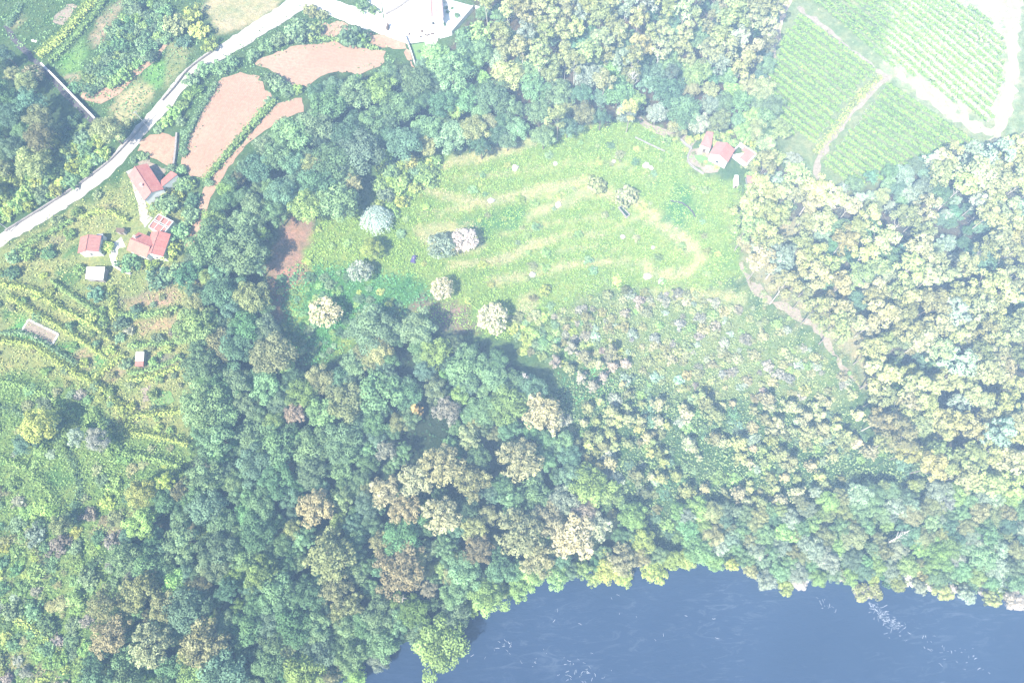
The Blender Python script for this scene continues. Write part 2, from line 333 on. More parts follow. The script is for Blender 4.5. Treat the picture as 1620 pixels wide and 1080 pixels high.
for pl_, c_ in (([(321, 15), (332, -30), (470, -30), (428, 21), (390, 40), (345, 56)], (0.46, 0.38, 0.25)), ([(176, 172), (195, 145), (222, 125), (240, 140), (242, 152), (222, 180), (195, 200), (180, 195)], (0.44, 0.37, 0.22)), ([(140, 62), (165, 20), (185, 0), (205, 0), (170, 50), (150, 80)], (0.36, 0.28, 0.20)),
                ([(100, 90), (130, 62), (140, 75), (125, 110), (105, 118), (90, 105)], (0.17, 0.30, 0.09)), ([(225, 115), (245, 95), (268, 105), (255, 140), (245, 145), (238, 135)], (0.16, 0.31, 0.09)), ([(100, 118), (125, 112), (128, 125), (108, 135)], (0.38, 0.30, 0.22)), ([(18, 38), (32, 22), (38, 28), (24, 42)], (0.42, 0.36, 0.22)),
                ([(10, 530), (25, 505), (40, 505), (95, 545), (130, 545), (175, 575), (165, 590), (120, 560), (60, 540), (15, 540)], (0.13, 0.33, 0.10)), ([(110, 560), (130, 550), (150, 565), (148, 580), (125, 578)], (0.42, 0.31, 0.20)), ([(150, 602), (170, 590), (195, 572), (205, 575), (195, 592), (175, 606)], (0.44, 0.32, 0.21)),
                ([(425, 505), (436, 478), (446, 490), (438, 505)], (0.30, 0.20, 0.16)), ([(708, 500), (726, 480), (742, 486), (752, 520), (730, 535)], (0.30, 0.19, 0.17)), ([(1178, 380), (1200, 378), (1206, 398), (1185, 400)], (0.42, 0.28, 0.20)), ([(265, 65), (300, 75), (290, 110), (262, 140), (262, 100)], (0.26, 0.27, 0.13)), ([(195, 470), (280, 455), (285, 480), (200, 490)], (0.38, 0.27, 0.19)), ([(210, 510), (285, 500), (285, 520), (225, 530)], (0.40, 0.29, 0.18))):
    zone(pl_, c_, 2)
zone([(450, 345), (485, 335), (498, 370), (475, 410), (492, 435), (455, 455), (450, 500), (435, 512), (425, 480), (425, 410)], (0.32, 0.19, 0.14), 4)
zone([(655, 470), (740, 490), (760, 530), (700, 520), (650, 490)], (0.24, 0.17, 0.15), 5)
m, nt, bs, N, L = new_mat('ground'); v_ = coords(nt)
at = N.new('ShaderNodeAttribute'); at.attribute_name = 'cover'
n1 = ramp(nt, noise(nt, 0.09, 7, v_, 0.7), 0.35, 0.66); n2 = ramp(nt, noise(nt, 0.8, 6, v_, 0.75), 0.38, 0.66); n3 = ramp(nt, noise(nt, 0.31, 6, v_, 0.7), 0.42, 0.62)
c_ = mix(nt, n1, at.outputs['Color'], mix(nt, 1.0, at.outputs['Color'], (0.62, 0.82, 0.62), 'MULTIPLY'))
c_ = mix(nt, n3, c_, mix(nt, 1.0, c_, (1.35, 1.16, 1.08), 'MULTIPLY'))
c_ = mix(nt, n2, c_, mix(nt, 1.0, c_, (0.62, 0.66, 0.6), 'MULTIPLY'))
L.new(c_, bs.inputs['Base Color']); bs.inputs['Roughness'].default_value = 0.95; bs.inputs['Specular IOR Level'].default_value = 0.1
bump(nt, noise(nt, 1.1, 7, v_, 0.8), 0.9, 0.7, bs); MATS['ground'] = m
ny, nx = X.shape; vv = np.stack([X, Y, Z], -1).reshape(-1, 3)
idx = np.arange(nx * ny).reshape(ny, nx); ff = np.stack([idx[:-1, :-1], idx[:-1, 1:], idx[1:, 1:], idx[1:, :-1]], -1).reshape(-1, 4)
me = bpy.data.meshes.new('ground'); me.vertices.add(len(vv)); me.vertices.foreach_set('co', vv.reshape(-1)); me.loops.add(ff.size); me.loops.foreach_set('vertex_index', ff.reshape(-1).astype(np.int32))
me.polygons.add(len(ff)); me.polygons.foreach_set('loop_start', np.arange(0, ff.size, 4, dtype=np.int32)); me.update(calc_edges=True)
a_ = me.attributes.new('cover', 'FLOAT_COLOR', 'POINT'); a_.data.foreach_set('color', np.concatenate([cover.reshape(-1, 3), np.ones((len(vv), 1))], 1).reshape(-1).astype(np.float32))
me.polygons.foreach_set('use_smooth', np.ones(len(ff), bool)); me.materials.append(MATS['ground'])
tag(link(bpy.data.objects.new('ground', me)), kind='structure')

# river
m, nt, bs, N, L = new_mat('river'); v_ = coords(nt)
mp = N.new('ShaderNodeMapping'); mp.inputs['Rotation'].default_value = (0, 0, 0.25); mp.inputs['Scale'].default_value = (0.5, 1.0, 1); L.new(v_, mp.inputs[0])
wv = noise(nt, 0.5, 6, mp.outputs[0], 0.65)
mp2 = N.new('ShaderNodeMapping'); mp2.inputs['Rotation'].default_value = (0, 0, 0.5); mp2.inputs['Scale'].default_value = (0.35, 1.2, 1); L.new(v_, mp2.inputs[0])
dn = N.new('ShaderNodeTexNoise'); dn.inputs['Scale'].default_value = 0.25; dn.inputs['Detail'].default_value = 9; dn.inputs['Distortion'].default_value = 1.8; dn.inputs['Roughness'].default_value = 0.72; L.new(mp2.outputs[0], dn.inputs['Vector'])
patchy = ramp(nt, noise(nt, 0.022, 3, v_), 0.47, 0.62)
fo = ramp(nt, dn.outputs['Fac'], 0.52, 0.72); mu = N.new('ShaderNodeMath'); mu.operation = 'MULTIPLY'; L.new(fo, mu.inputs[0]); L.new(patchy, mu.inputs[1])
deep = mix(nt, ramp(nt, noise(nt, 0.02, 4, v_), 0.35, 0.65), (0.018, 0.036, 0.078), (0.023, 0.044, 0.092))
L.new(mix(nt, mu.outputs[0], deep, (0.065, 0.09, 0.14)), bs.inputs['Base Color']); bs.inputs['Roughness'].default_value = 0.12; bs.inputs['IOR'].default_value = 1.33
bump(nt, wv, 0.5, 0.35, bs); MATS['river'] = m
gx = axis(-330, 330, 30, 790); gv = [(x, y, 0.0) for x in gx for y in np.concatenate([np.linspace(-340, 60, 15)])]; ny_ = 15
gf = [(i * ny_ + j, (i + 1) * ny_ + j, (i + 1) * ny_ + j + 1, i * ny_ + j + 1) for i in range(len(gx) - 1) for j in range(ny_ - 1)]
o = mesh_obj('river', gv, gf, 'river'); tag(o, kind='structure')

# roads, lanes, paths, fields
ribbon('village_road', [(-60, 415), (0, 380), (60, 346), (120, 308), (170, 268), (196, 240), (225, 205), (258, 168), (290, 128), (330, 96), (372, 70), (410, 45), (450, 20), (490, -8), (540, -45)], [5.2, 5.2, 5.0, 5.4, 5.6, 6.0, 7.0, 8.0, 8.5, 8], 'road', 0.10)
ribbon('villa_road', [(478, -6), (505, 4), (545, 20), (590, 37), (625, 48)], [8, 8, 8, 7], 'concrete', 0.13)
ribbon('lane', [(208, 268), (217, 292), (224, 320), (229, 345), (236, 352)], [4, 2.8, 3.2, 4.5], 'road', 0.09)
ribbon('lane_path', [(195, 382), (185, 388), (178, 402), (184, 420)], [4.5, 3, 2.5, 2], 'concrete', 0.09)
ribbon('field_path', [(272, 58), (262, 72), (240, 97), (205, 122), (182, 142), (160, 152), (130, 148)], [1.6, 2, 2.4, 3.5, 6, 7, 4], 'soil_red', 0.08)
ribbon('farm_path', [(1008, 186), (1030, 202), (1055, 212), (1080, 218), (1098, 228)], [2, 2.8, 3.2, 4.5], 'garden_soil', 0.09)
ribbon('wood_path', [(1172, 415), (1190, 448), (1215, 475), (1250, 492), (1285, 515), (1310, 545), (1330, 578), (1362, 612)], [1.6, 2.6, 2.2, 2.6, 2.8, 2.2, 1.4], 'garden_soil', 0.09, 0.6)
ribbon('vineyard_path', [(1262, 12), (1300, 42), (1345, 80), (1395, 118), (1408, 124)], [1.8, 2, 2.2, 3.0], 'garden_soil', 0.08, 0.4)
ribbon('vineyard_path', [(1402, 122), (1370, 155), (1335, 195), (1305, 235), (1292, 262), (1296, 285)], [2.6, 2.2, 2.0, 1.8], 'garden_soil', 0.11, 0.4)
ribbon('vineyard_path', [(1420, 118), (1480, 162), (1530, 195), (1570, 215)], [2.4, 3.4, 3.8, 3], 'soil_white', 0.08, 0.9)
ribbon('farm_track', [(1625, -40), (1603, 20), (1600, 70), (1602, 120), (1590, 170), (1572, 225)], [6, 6, 5, 4.5, 4], 'soil_white', 0.10, 0.9)
ribbon('meadow_path', [(1208, 140), (1232, 40), (1252, -10)], [3.5, 3, 3], 'soil_pale', 0.08)
patch('ploughed_field', [(403, 102), (422, 87), (470, 73), (520, 67), (570, 73), (606, 83), (606, 102), (580, 113), (540, 116), (505, 120), (490, 137), (460, 132), (430, 113)], FUR1, 0.08)
patch('ploughed_field', [(350, 126), (375, 116), (402, 117), (432, 150), (426, 165), (400, 190), (370, 225), (345, 256), (320, 282), (300, 279), (287, 262), (292, 235), (305, 205), (325, 165)], FUR2, 0.08)
patch('ploughed_field', [(478, 154), (440, 164), (415, 190), (378, 234), (345, 268), (320, 300), (314, 330), (298, 372), (292, 392), (305, 388), (322, 352), (334, 312), (358, 272), (388, 232), (418, 206), (452, 186), (480, 176)], FUR2, 0.08, jag=0.2)
patch('pale_field', [(222, 222), (240, 212), (284, 214), (281, 240), (273, 264), (247, 252), (214, 238)], 'soil_red', 0.08)
patch('brown_field', [(498, 42), (540, 33), (552, 45), (522, 62), (503, 58)], 'soil_red', 0.08)
patch('brown_field', [(578, 50), (640, 63), (650, 82), (657, 108), (648, 104), (640, 78), (588, 74)], 'soil_red', 0.08)
patch('garden_field', [(86, 34), (106, 8), (122, 12), (100, 41)], 'garden_soil', 0.08, 2)
patch('lawn', [(238, 618), (268, 614), (270, 640), (240, 645)], 'lawn', 0.10, 2)
patch('bare_field', [(222, 612), (236, 610), (238, 632), (226, 634)], 'garden_soil', 0.10, 2)
patch('concrete_yard', [(600, -30), (694, -30), (694, 60), (682, 88), (676, 84), (672, 66), (645, 70), (612, 58), (608, 30)], 'concrete', 0.16, 3, 0.05)
patch('gravel_yard', [(692, 2), (748, 16), (714, 57), (696, 62)], 'white_gravel', 0.17, 3, 0.03)
patch('lawn', [(648, 72), (671, 68), (681, 90), (668, 102), (656, 98)], 'lawn', 0.15, 2, 0.05)
patch('concrete_yard', [(560, 26), (600, -20), (606, 28), (612, 58), (588, 44)], 'concrete', 0.18, 3, 0.1)
patch('farm_yard', [(1090, 240), (1113, 234), (1127, 246), (1144, 262), (1136, 272), (1113, 274), (1089, 256)], 'garden_soil', 0.12, 2, 0.5)
patch('lawn', [(1098, 248), (1112, 247), (1128, 256), (1130, 264), (1110, 260)], 'lawn', 0.16, 2, 0.4)
patch('courtyard', [(218, 258), (232, 255), (262, 270), (252, 290), (240, 290)], 'garden_soil', 0.10, 2)

# ------------------------------------------------------------------ vegetation meshes
def lobes_to_quads(lobes, per, size, squash=0.85, lift=0.25):
    Qs, Ts = [], []
    for (c, r) in lobes:
        n = max(8, int(per * (r ** 1.5))); d = rng.normal(size=(n, 3)); d /= np.linalg.norm(d, axis=1, keepdims=True)
        d[:, 2] = np.where(d[:, 2] < -0.35, -d[:, 2], d[:, 2])
        rad = r * (0.62 + 0.42 * rng.random(n) ** 0.6)
        P = np.asarray(c) + d * rad[:, None] * np.array([1, 1, squash])
        Nn = d + np.array([0, 0, lift]); Qs.append(leaves(P, Nn, size, 0.42))
        t = np.empty((n, 2)); t[:, 0] = np.clip(rng.normal(0.5, 0.14) + rng.normal(0, 0.13, n), 0, 1); t[:, 1] = np.clip(rng.normal(0.35, 0.22) + rng.normal(0, 0.1, n), 0, 1); Ts.append(t)
    return np.concatenate(Qs), np.concatenate(Ts)
def branches(H, R, lobes, r0, top=0.8, limbs=6, lean=0.0):
    v, f = [], []; zt = H * top; bend = rng.normal(0, 0.03, 2) * H
    pts = [(0, 0, -0.6)] + [(bend[0] * t * t, bend[1] * t * t, zt * t) for t in (0.25, 0.5, 0.75, 1)]
    tube(v, f, pts, [r0 * 1.25, r0, r0 * 0.8, r0 * 0.55, r0 * 0.22], 7)
    sel = rng.permutation(len(lobes))[:limbs]
    for k in sel:
        c = np.array(lobes[k][0]); t = float(np.clip((c[2] - 0.18 * H) / zt * 0.8, 0.25, 0.92)); s = np.array([bend[0] * t * t, bend[1] * t * t, zt * t])
        mid = (s + c) / 2 + np.array([0, 0, -0.08 * H * rng.random()]); tube(v, f, [s, mid, c], [r0 * 0.42, r0 * 0.28, r0 * 0.1], 5)
    return v, f
def dome(R, zc, Hc, n, lr, irr=0.12, sub=None):
    L_ = []
    cs = sub or [(0, 0, 0, 1)]
    for (sx, sy, sz, sr) in cs:
        k = max(4, int(n * sr ** 2 / sum(c[3] ** 2 for c in cs)))
        for i in range(k):
            u = (i + 0.5) / k; z = 1 - 1.35 * u; ph = i * 2.39996 + rng.normal(0, 0.25); q = math.sqrt(max(0, 1 - z * z)); rr = (1 - lr[1] * 0.75) * (1 + rng.normal(0, irr))
            L_.append(((sx * R + R * sr * rr * q * math.cos(ph), sy * R + R * sr * rr * q * math.sin(ph), zc + sz * Hc + Hc * sr * rr * z), R * sr ** 0.7 * random.uniform(*lr)))
        L_.append(((sx * R, sy * R, zc + sz * Hc), R * sr * 0.5))
    return L_
VAR = {}
def variant(kind, R, H, lobes, per, size, r0, top, limbs, bark, squash=0.85, lift=0.25):
    Q, T = lobes_to_quads(lobes, per, size, squash, lift); cm = quad_mesh(kind + '_crown', Q, T, 'leaf')
    v, f = branches(H, R, lobes, r0, top, limbs)
    tm = bpy.data.meshes.new(kind + '_trunk'); tm.from_pydata([tuple(map(float, p)) for p in v], [], f); tm.materials.append(MATS[bark]); tm.update()
    VAR.setdefault(kind, []).append((R * 0.88, H, cm, tm))
for i in range(9):      # rounded broadleaf
    R, H = 6.0, random.uniform(10, 15.5)
    sub = None if i % 3 else [(0.0, 0.0, 0.1, 0.72), (random.uniform(.35, .5), random.uniform(-.3, .3), -0.1, 0.5), (random.uniform(-.5, -.3), random.uniform(.1, .4), -0.05, 0.52), (random.uniform(-.2, .2), -0.48, -0.15, 0.48)]
    variant('broadleaf', R, H, dome(R, H * 0.58, H * 0.36, 34, (0.2, 0.36), 0.2, sub), 62, 0.46, 0.32, 0.72, 7, 'bark')
for i in range(6):      # feathery, many small tufts
    R, H = 6.5, random.uniform(15, 18)
    a0 = random.uniform(0, 6.28); sub = [(0, 0, 0.15, 0.62)] + [(0.5 * math.cos(a0 + k * 1.6), 0.5 * math.sin(a0 + k * 1.6), random.uniform(-.25, .05), random.uniform(.36, .5)) for k in range(4)]
    variant('feathery', R, H, dome(R, H * 0.62, H * 0.30, 60, (0.17, 0.31), 0.22, sub), 62, 0.42, 0.34, 0.85, 9, 'bark', 1.0, 0.1)
for i in range(8):      # tall, sparse, pale bare trunk
    R, H = 4.4, random.uniform(18, 23.5); L_ = []
    n = random.randint(17, 25)
    for k in range(n):
        z = random.uniform(0.62, 0.99); w = R * (0.35 + 0.65 * math.sin(math.pi * min(1, (z - 0.45) / 0.62))); ph = k * 2.4 + random.uniform(-.5, .5); q = math.sqrt(random.random())
        L_.append(((w * q * math.cos(ph), w * q * math.sin(ph), H * z), random.uniform(0.9, 1.75)))
    L_.append(((0, 0, H * 0.97), 1.5))
    variant('eucalyptus', R, H, L_, 40, 0.62, 0.19, 0.93, 6, 'bark_pale' if i % 2 else 'bark_mid', 0.8, 0.3)
for i in range(5):      # young pine: whorls of branch tufts
    R, H = 2.4, random.uniform(5.5, 8); L_ = [((0, 0, H * 0.97), 0.45)]
    for w in range(5):
        z = H * (0.35 + 0.14 * w); rr = R * (1 - 0.17 * w); nb = 6
        for k in range(nb):
            ph = k * 6.283 / nb + w * 0.5 + random.uniform(-.2, .2); q = random.uniform(.4, 1.1); z2 = z + random.uniform(-.5, .5)
            if random.random() < .18: continue
            L_.append(((rr * q * math.cos(ph), rr * q * math.sin(ph), z2 + 0.2 * rr), random.uniform(.4, .8)))
            L_.append(((rr * q * .5 * math.cos(ph), rr * q * .5 * math.sin(ph), z2 + 0.1 * rr), random.uniform(.35, .6)))
    variant('pine', R, H, L_, 46, 0.45, 0.10, 0.97, 8, 'bark', 0.8, 0.4)
for i in range(7):      # bush
    R, H = 2.6, random.uniform(2.2, 3.2); variant('bush', R, H, dome(R, H * 0.35, H * 0.55, 15, (0.22, 0.42), 0.25), 40, 0.52, 0.10, 0.5, 5, 'bark', 0.8)
for i in range(3):      # densely flowering round crown
    R, H = 5.4, 8.5; variant('flowering', R, H, dome(R, H * 0.55, H * 0.38, 46, (0.16, 0.27), 0.08), 26, 0.6, 0.3, 0.6, 7, 'bark', 0.9)

# ------------------------------------------------------------------ planting
C_ = dict(mint=(0.220, 0.340, 0.170), deep=(0.145, 0.258, 0.130), bluegreen=(0.170, 0.282, 0.175), fresh=(0.285, 0.42, 0.145), lime=(0.40, 0.48, 0.14), olive=(0.34, 0.37, 0.18),
          beige=(0.49, 0.475, 0.28), sand=(0.41, 0.425, 0.225), vine=(0.23, 0.37, 0.08), cream=(0.68, 0.65, 0.43), pinkgrey=(0.42, 0.39, 0.30), silver=(0.35, 0.43, 0.31), straw=(0.34, 0.375, 0.165), paleyellow=(0.405, 0.43, 0.18), rust=(0.55, 0.40, 0.18), heather=(0.34, 0.33, 0.26), white=(0.66, 0.63, 0.53))
WORD = dict(mint='mint-green', deep='deep green', bluegreen='blue-green', fresh='fresh green', lime='lime-green', olive='olive-green', beige='beige', sand='sandy', cream='cream-white', pinkgrey='pinkish grey', silver='silver-green', straw='straw-coloured', paleyellow='pale yellow', rust='rusty orange', heather='heather-grey', white='whitish')
KINDW = dict(broadleaf=('broadleaf_tree', 'rounded tree', 'tree'), feathery=('feathery_tree', 'feathery tree', 'tree'), eucalyptus=('eucalyptus_tree', 'tall slim tree', 'tree'), pine=('young_pine_tree', 'young pine', 'pine tree'),
             bush=('bush', 'bush', 'bush'), flowering=('flowering_tree', 'round-crowned tree', 'tree'))
GROUPN = {'trees on the river bank': 'riverside_tree', 'trees on the slope above the river': 'riverside_tree', 'trees of the wood above the meadow': 'meadow_edge_tree', 'heath bushes below the meadow': 'heath_bush', 'bushes of the western scrub': 'scrub_bush', 'bramble bushes above the field path': 'bramble_bush', 'bushes on the vegetable terraces': 'garden_bush', 'bushes round the village houses': 'garden_bush',
          'bushes on the river slope': 'slope_bush', 'bushes hanging over the water': 'waterside_bush', 'trees of the western scrub': 'scrub_tree', 'trees beside the dark lane': 'lane_tree', 'clipped shrubs of the villa garden': 'clipped_shrub', 'bushes along the roads and fields': 'hedgerow_bush', 'bushes above the village road': 'roadside_bush', 'bushes round the farmhouse': 'farm_bush', 'low bushes dotted over the meadow': 'meadow_bush', 'low bushes in the clearing': 'clearing_bush', 'low bushes at the foot of the meadow': 'meadow_bush', 'bushes along the wood path': 'wayside_bush'}
KW2 = {'heath_bush': 'heath bush', 'scrub_bush': 'scrub bush', 'bramble_bush': 'bramble', 'garden_bush': 'garden bush', 'slope_bush': 'bush', 'waterside_bush': 'waterside bush', 'clipped_shrub': 'clipped shrub', 'hedgerow_bush': 'hedgerow bush', 'roadside_bush': 'roadside bush', 'farm_bush': 'farmyard bush', 'meadow_bush': 'meadow bush', 'clearing_bush': 'clearing bush', 'wayside_bush': 'wayside bush', 'understorey_tree': 'understorey tree', 'riverside_tree': 'riverside tree', 'eucalyptus_tree': 'slim tree'}
PLANTS = []      # dicts: root, look, px, py
SP_A = np.zeros((6000, 3)); SPOTS = []       # occupied crown discs in the photo
def plant(kind, px, py, rpx, col, where, label=None, var=None, hs=None, lit=0.16, name=None):
    R0, H0, cm, tm = (VAR[kind][var] if var is not None else random.choice(VAR[kind]))
    base = hit(px, py); s = rpx * float(scale_at(base)) / R0
    for _ in range(2):
        sz = s * (hs or 1) if kind in ('bush', 'pine') else (s ** 0.6) * (hs or 1)
        p = hit(px, py, H0 * sz * (0.62 if kind != 'eucalyptus' else 0.78)); s = rpx * float(scale_at(p)) / R0
    z = float(height(p[0], p[1])); nm, kw, cat = KINDW[kind]; nm = name or GROUPN.get(where, nm); kw = KW2.get(nm, kw)
    root = empty(nm, (p[0], p[1], z), random.uniform(0, 6.28)); root.scale = (s * random.uniform(.93, 1.07), s * random.uniform(.93, 1.07), sz)
    c = np.array(C_[col]) * (1 + rng.normal(0, lit)) * (1 + rng.normal(0, 0.05, 3)); c = np.clip(c, 0.015, 0.8)
    cr = bpy.data.objects.new('crown', cm); cr.color = (*c, 1); link(cr, root)
    link(bpy.data.objects.new('trunk', tm), root)
    size = 'small' if rpx < 13 else 'broad' if rpx > 25 else 'medium'
    if kind == 'bush': size = 'low' if rpx < 9 else 'broad'
    if kind == 'pine': size = 'little' if rpx < 9 else 'taller'
    tag(root, None, cat, where)
    PLANTS.append(dict(root=root, look=f'{size} {WORD[col]} {kw}', px=px, py=py, label=label)); SP_A[len(SPOTS)] = (px, py, rpx * (1.25 if kind == 'feathery' else 1)); SPOTS.append(1)
    return root
def fill(kind, poly, cols, rr, where, n, tight=0.8, avoid=(), wgt=None, hs=None, tries=40, clump=0, name=None):
    poly = np.array(poly, float); lo, hi = poly.min(0), poly.max(0); k = 0; mine = []
    for _ in range(n * tries):
        if k >= n: break
        px, py = random.uniform(lo[0], hi[0]), random.uniform(lo[1], hi[1])
        if not (-30 < px < 1650 and -30 < py < 1105): continue
        if not inside(poly, np.array([px]), np.array([py]))[0]: continue
        if any(inside(np.array(a), np.array([px]), np.array([py]))[0] for a in avoid): continue
        r = random.uniform(*rr)
        if clump and random.random() > (0.5 + 0.5 * math.sin(px * .045 + 2 * math.sin(py * .03)) * math.sin(py * .06 + 1.5 * math.sin(px * .025))) ** clump: continue
        if len(SPOTS):
            A = SP_A[:len(SPOTS)]
            if (((px - A[:, 0]) ** 2 + (py - A[:, 1]) ** 2) < (tight * (r + A[:, 2])) ** 2).any(): continue
        plant(kind, px, py, r, random.choices(cols, wgt)[0], where, hs=hs, name=name); k += 1
    return k

W_W, W_N, W_E, W_S = 'trees of the wood west of the meadow', 'trees of the wood above the meadow', 'trees of the wood below the vineyards', 'trees on the slope above the river'
KEY = {}
def key(kind, px, py, r, col, label, where=None, var=None, **k): 
    o = plant(kind, px, py, r, col, where, label, var, **k); return o
key('flowering', 514, 493, 23, 'cream', 'cream-flowering round tree furthest west in the clearing below the meadow', var=0, lit=0.02)
key('flowering', 699, 456, 18, 'cream', 'smallest cream-flowering round tree, beside a grey-green bush in the clearing', var=1, lit=0.02)
key('flowering', 779, 503, 23, 'cream', 'cream-flowering round tree at the corner of the meadow and the wood', var=2, lit=0.02)
key('flowering', 735, 378, 19, 'white', 'whitish dry round tree beside its grey-green twin on the meadow', var=1)
key('flowering', 697, 388, 21, 'silver', 'silver-green round tree beside a whitish dry one on the meadow', var=2)
key('flowering', 570, 428, 18, 'silver', 'silver-green tree below the drooping silvery willow')
key('broadleaf', 588, 393, 15, 'lime', 'lime-green tree just below the drooping silvery willow')
key('bush', 993, 308, 17, 'beige', 'round beige bush above the dark water trough')
key('bush', 945, 292, 15, 'straw', 'straw-coloured bush at the head of the meadow terraces')
key('bush', 863, 458, 9, 'lime', 'lime-green bush standing alone at the foot of the meadow')
key('broadleaf', 535, 320, 30, 'mint', 'broad mint-green tree beside the drooping silvery willow')
key('feathery', 822, 727, 38, 'beige', 'biggest rounded beige tree, standing clear on the wood edge', var=0)
key('feathery', 860, 652, 36, 'beige', 'spreading beige tree with a star-shaped crown on the wood edge', var=1)
for (x, y, r, c) in [(708, 648, 22, 'pinkgrey'), (742, 692, 20, 'sand'), (700, 735, 34, 'sand'), (748, 764, 32, 'sand'), (660, 757, 28, 'sand'), (610, 775, 28, 'sand'), (640, 806, 24, 'sand'), (698, 815, 30, 'sand'), (752, 835, 22, 'sand'),
                     (500, 802, 30, 'sand'), (522, 880, 38, 'olive'), (530, 932, 26, 'olive'), (632, 902, 40, 'sand'), (603, 858, 20, 'olive'), (678, 932, 14, 'pinkgrey'), (756, 868, 25, 'sand'), (822, 842, 40, 'sand'), (872, 822, 30, 'sand'),
                     (905, 850, 40, 'beige'), (850, 884, 28, 'sand'), (945, 835, 24, 'pinkgrey'), (985, 885, 24, 'beige'), (165, 955, 26, 'olive'), (222, 932, 32, 'olive'), (172, 1005, 30, 'sand'), (238, 1020, 34, 'beige'), (325, 1015, 38, 'olive'), (612, 712, 18, 'pinkgrey'),
                     (466, 655, 18, 'pinkgrey'), (890, 790, 24, 'silver'), (925, 805, 22, 'pinkgrey'), (655, 885, 22, 'sand'), (560, 955, 20, 'olive')]:
    plant('feathery', x, y, r * 1.1, c, 'feathery trees above the river bend')
for (x, y, r, c) in [(695, 1020, 36, 'fresh'), (655, 965, 22, 'fresh'), (1000, 815, 20, 'fresh'), (1015, 858, 18, 'lime'), (1035, 905, 22, 'lime'), (965, 900, 20, 'lime'), (880, 912, 16, 'fresh'), (820, 930, 22, 'fresh'), (770, 945, 24, 'fresh'), (720, 975, 22, 'mint'),
                     (1062, 885, 14, 'lime'), (940, 915, 14, 'fresh'), (1105, 868, 20, 'mint'), (1090, 835, 20, 'mint'), (960, 780, 16, 'fresh'), (600, 975, 26, 'mint'), (500, 990, 22, 'mint'), (605, 1015, 24, 'mint'), (555, 1035, 24, 'mint'), (600, 1045, 15, 'silver'), (560, 1070, 18, 'fresh'), (480, 1065, 28, 'fresh'), (520, 1075, 20, 'olive'), (870, 868, 14, 'mint'), (845, 908, 17, 'fresh'), (905, 903, 15, 'mint'), (925, 900, 16, 'fresh'), (985, 912, 17, 'lime'), (1085, 884, 14, 'lime'), (1130, 888, 13, 'fresh'), (1158, 893, 12, 'lime'), (1188, 903, 13, 'olive'), (1212, 918, 14, 'silver'), (1242, 928, 15, 'lime'), (1265, 922, 10, 'white'), (1295, 915, 12, 'fresh'), (1318, 908, 12, 'mint'), (1345, 912, 12, 'fresh'), (1420, 922, 12, 'lime'), (1455, 928, 13, 'silver'), (1490, 935, 13, 'paleyellow'), (1530, 942, 14, 'silver'), (1570, 948, 14, 'paleyellow'), (1605, 950, 14, 'white'), (745, 962, 16, 'fresh'), (790, 935, 14, 'fresh'), (700, 985, 16, 'mint'), (665, 1005, 18, 'mint')]:
    plant('broadleaf', x, y, r, c, 'trees on the river bank')
plant('broadleaf', 457, 740, 8, 'rust', W_W, 'little rusty orange tree amid the green wood')
plant('pine', 656, 648, 12, 'rust', W_W, 'slim orange-tinged tree leaning over a dark gap in the wood')
GAPS = [[(632, 540), (650, 540), (655, 590), (634, 600), (628, 570)], [(672, 665), (705, 650), (712, 690), (685, 712), (645, 720), (640, 690)], [(560, 950), (610, 935), (620, 955), (585, 975)], [(770, 695), (785, 690), (788, 760), (768, 765)],
        [(690, 115), (755, 120), (745, 155), (700, 150)], [(905, 690), (945, 700), (930, 770), (905, 760)], [(220, 1055), (260, 1060), (255, 1085), (215, 1085)], [(470, 930), (490, 920), (495, 960), (475, 960)]]
NOROOF = [[(643, 60), (690, 55), (745, 15), (770, 20), (720, 90), (680, 95), (655, 112)]]
for spec in [(520, 165, 26, 'mint'), (560, 150, 24, 'mint'), (600, 140, 24, 'fresh'), (630, 170, 28, 'mint'), (660, 130, 24, 'mint'), (590, 190, 28, 'mint'), (700, 165, 20, 'deep'), (675, 200, 26, 'mint'), (500, 200, 26, 'mint'), (640, 225, 26, 'bluegreen'), (715, 215, 28, 'mint'), (750, 205, 22, 'olive'), (775, 195, 14, 'olive'),
             (590, 520, 34, 'mint'), (660, 520, 26, 'mint'), (690, 555, 28, 'fresh'), (740, 580, 30, 'mint'), (560, 575, 26, 'mint'), (600, 620, 40, 'mint'), (505, 600, 20, 'olive'), (430, 560, 32, 'olive'), (420, 610, 28, 'mint'), (510, 650, 32, 'mint'), (540, 700, 30, 'mint'), (780, 600, 20, 'mint'), (690, 90, 22, 'fresh')]:
    plant('broadleaf', *spec, W_W)
n1 = fill('broadleaf', R_WEST, ['mint', 'deep', 'bluegreen', 'fresh', 'olive'], (11, 33), W_W, 260, 0.62, GAPS + NOROOF, [5, 2.2, 2.2, 1.6, 1.1])
fill('broadleaf', R_WEST, ['deep', 'bluegreen', 'mint'], (10, 15), 'understorey trees of the western wood', 140, 0.52, GAPS + NOROOF, name='understorey_tree')
fill('feathery', R_WEST, ['mint', 'olive', 'bluegreen', 'sand'], (12, 24), W_W, 40, 0.5, GAPS + NOROOF, [4, 2, 3, 1], name='feathery_tree')
fill('broadleaf', R_FARWEST, ['mint', 'deep', 'bluegreen', 'olive', 'silver'], (12, 24), 'trees beside the dark lane', 20, 0.66, (), [3, 3, 3, 2, 1])
plant('flowering', 50, 118, 16, 'sand', 'trees beside the dark lane'); plant('broadleaf', 172, 205, 22, 'olive', 'trees beside the dark lane', 'olive-green tree at the foot of the pale-topped wall')
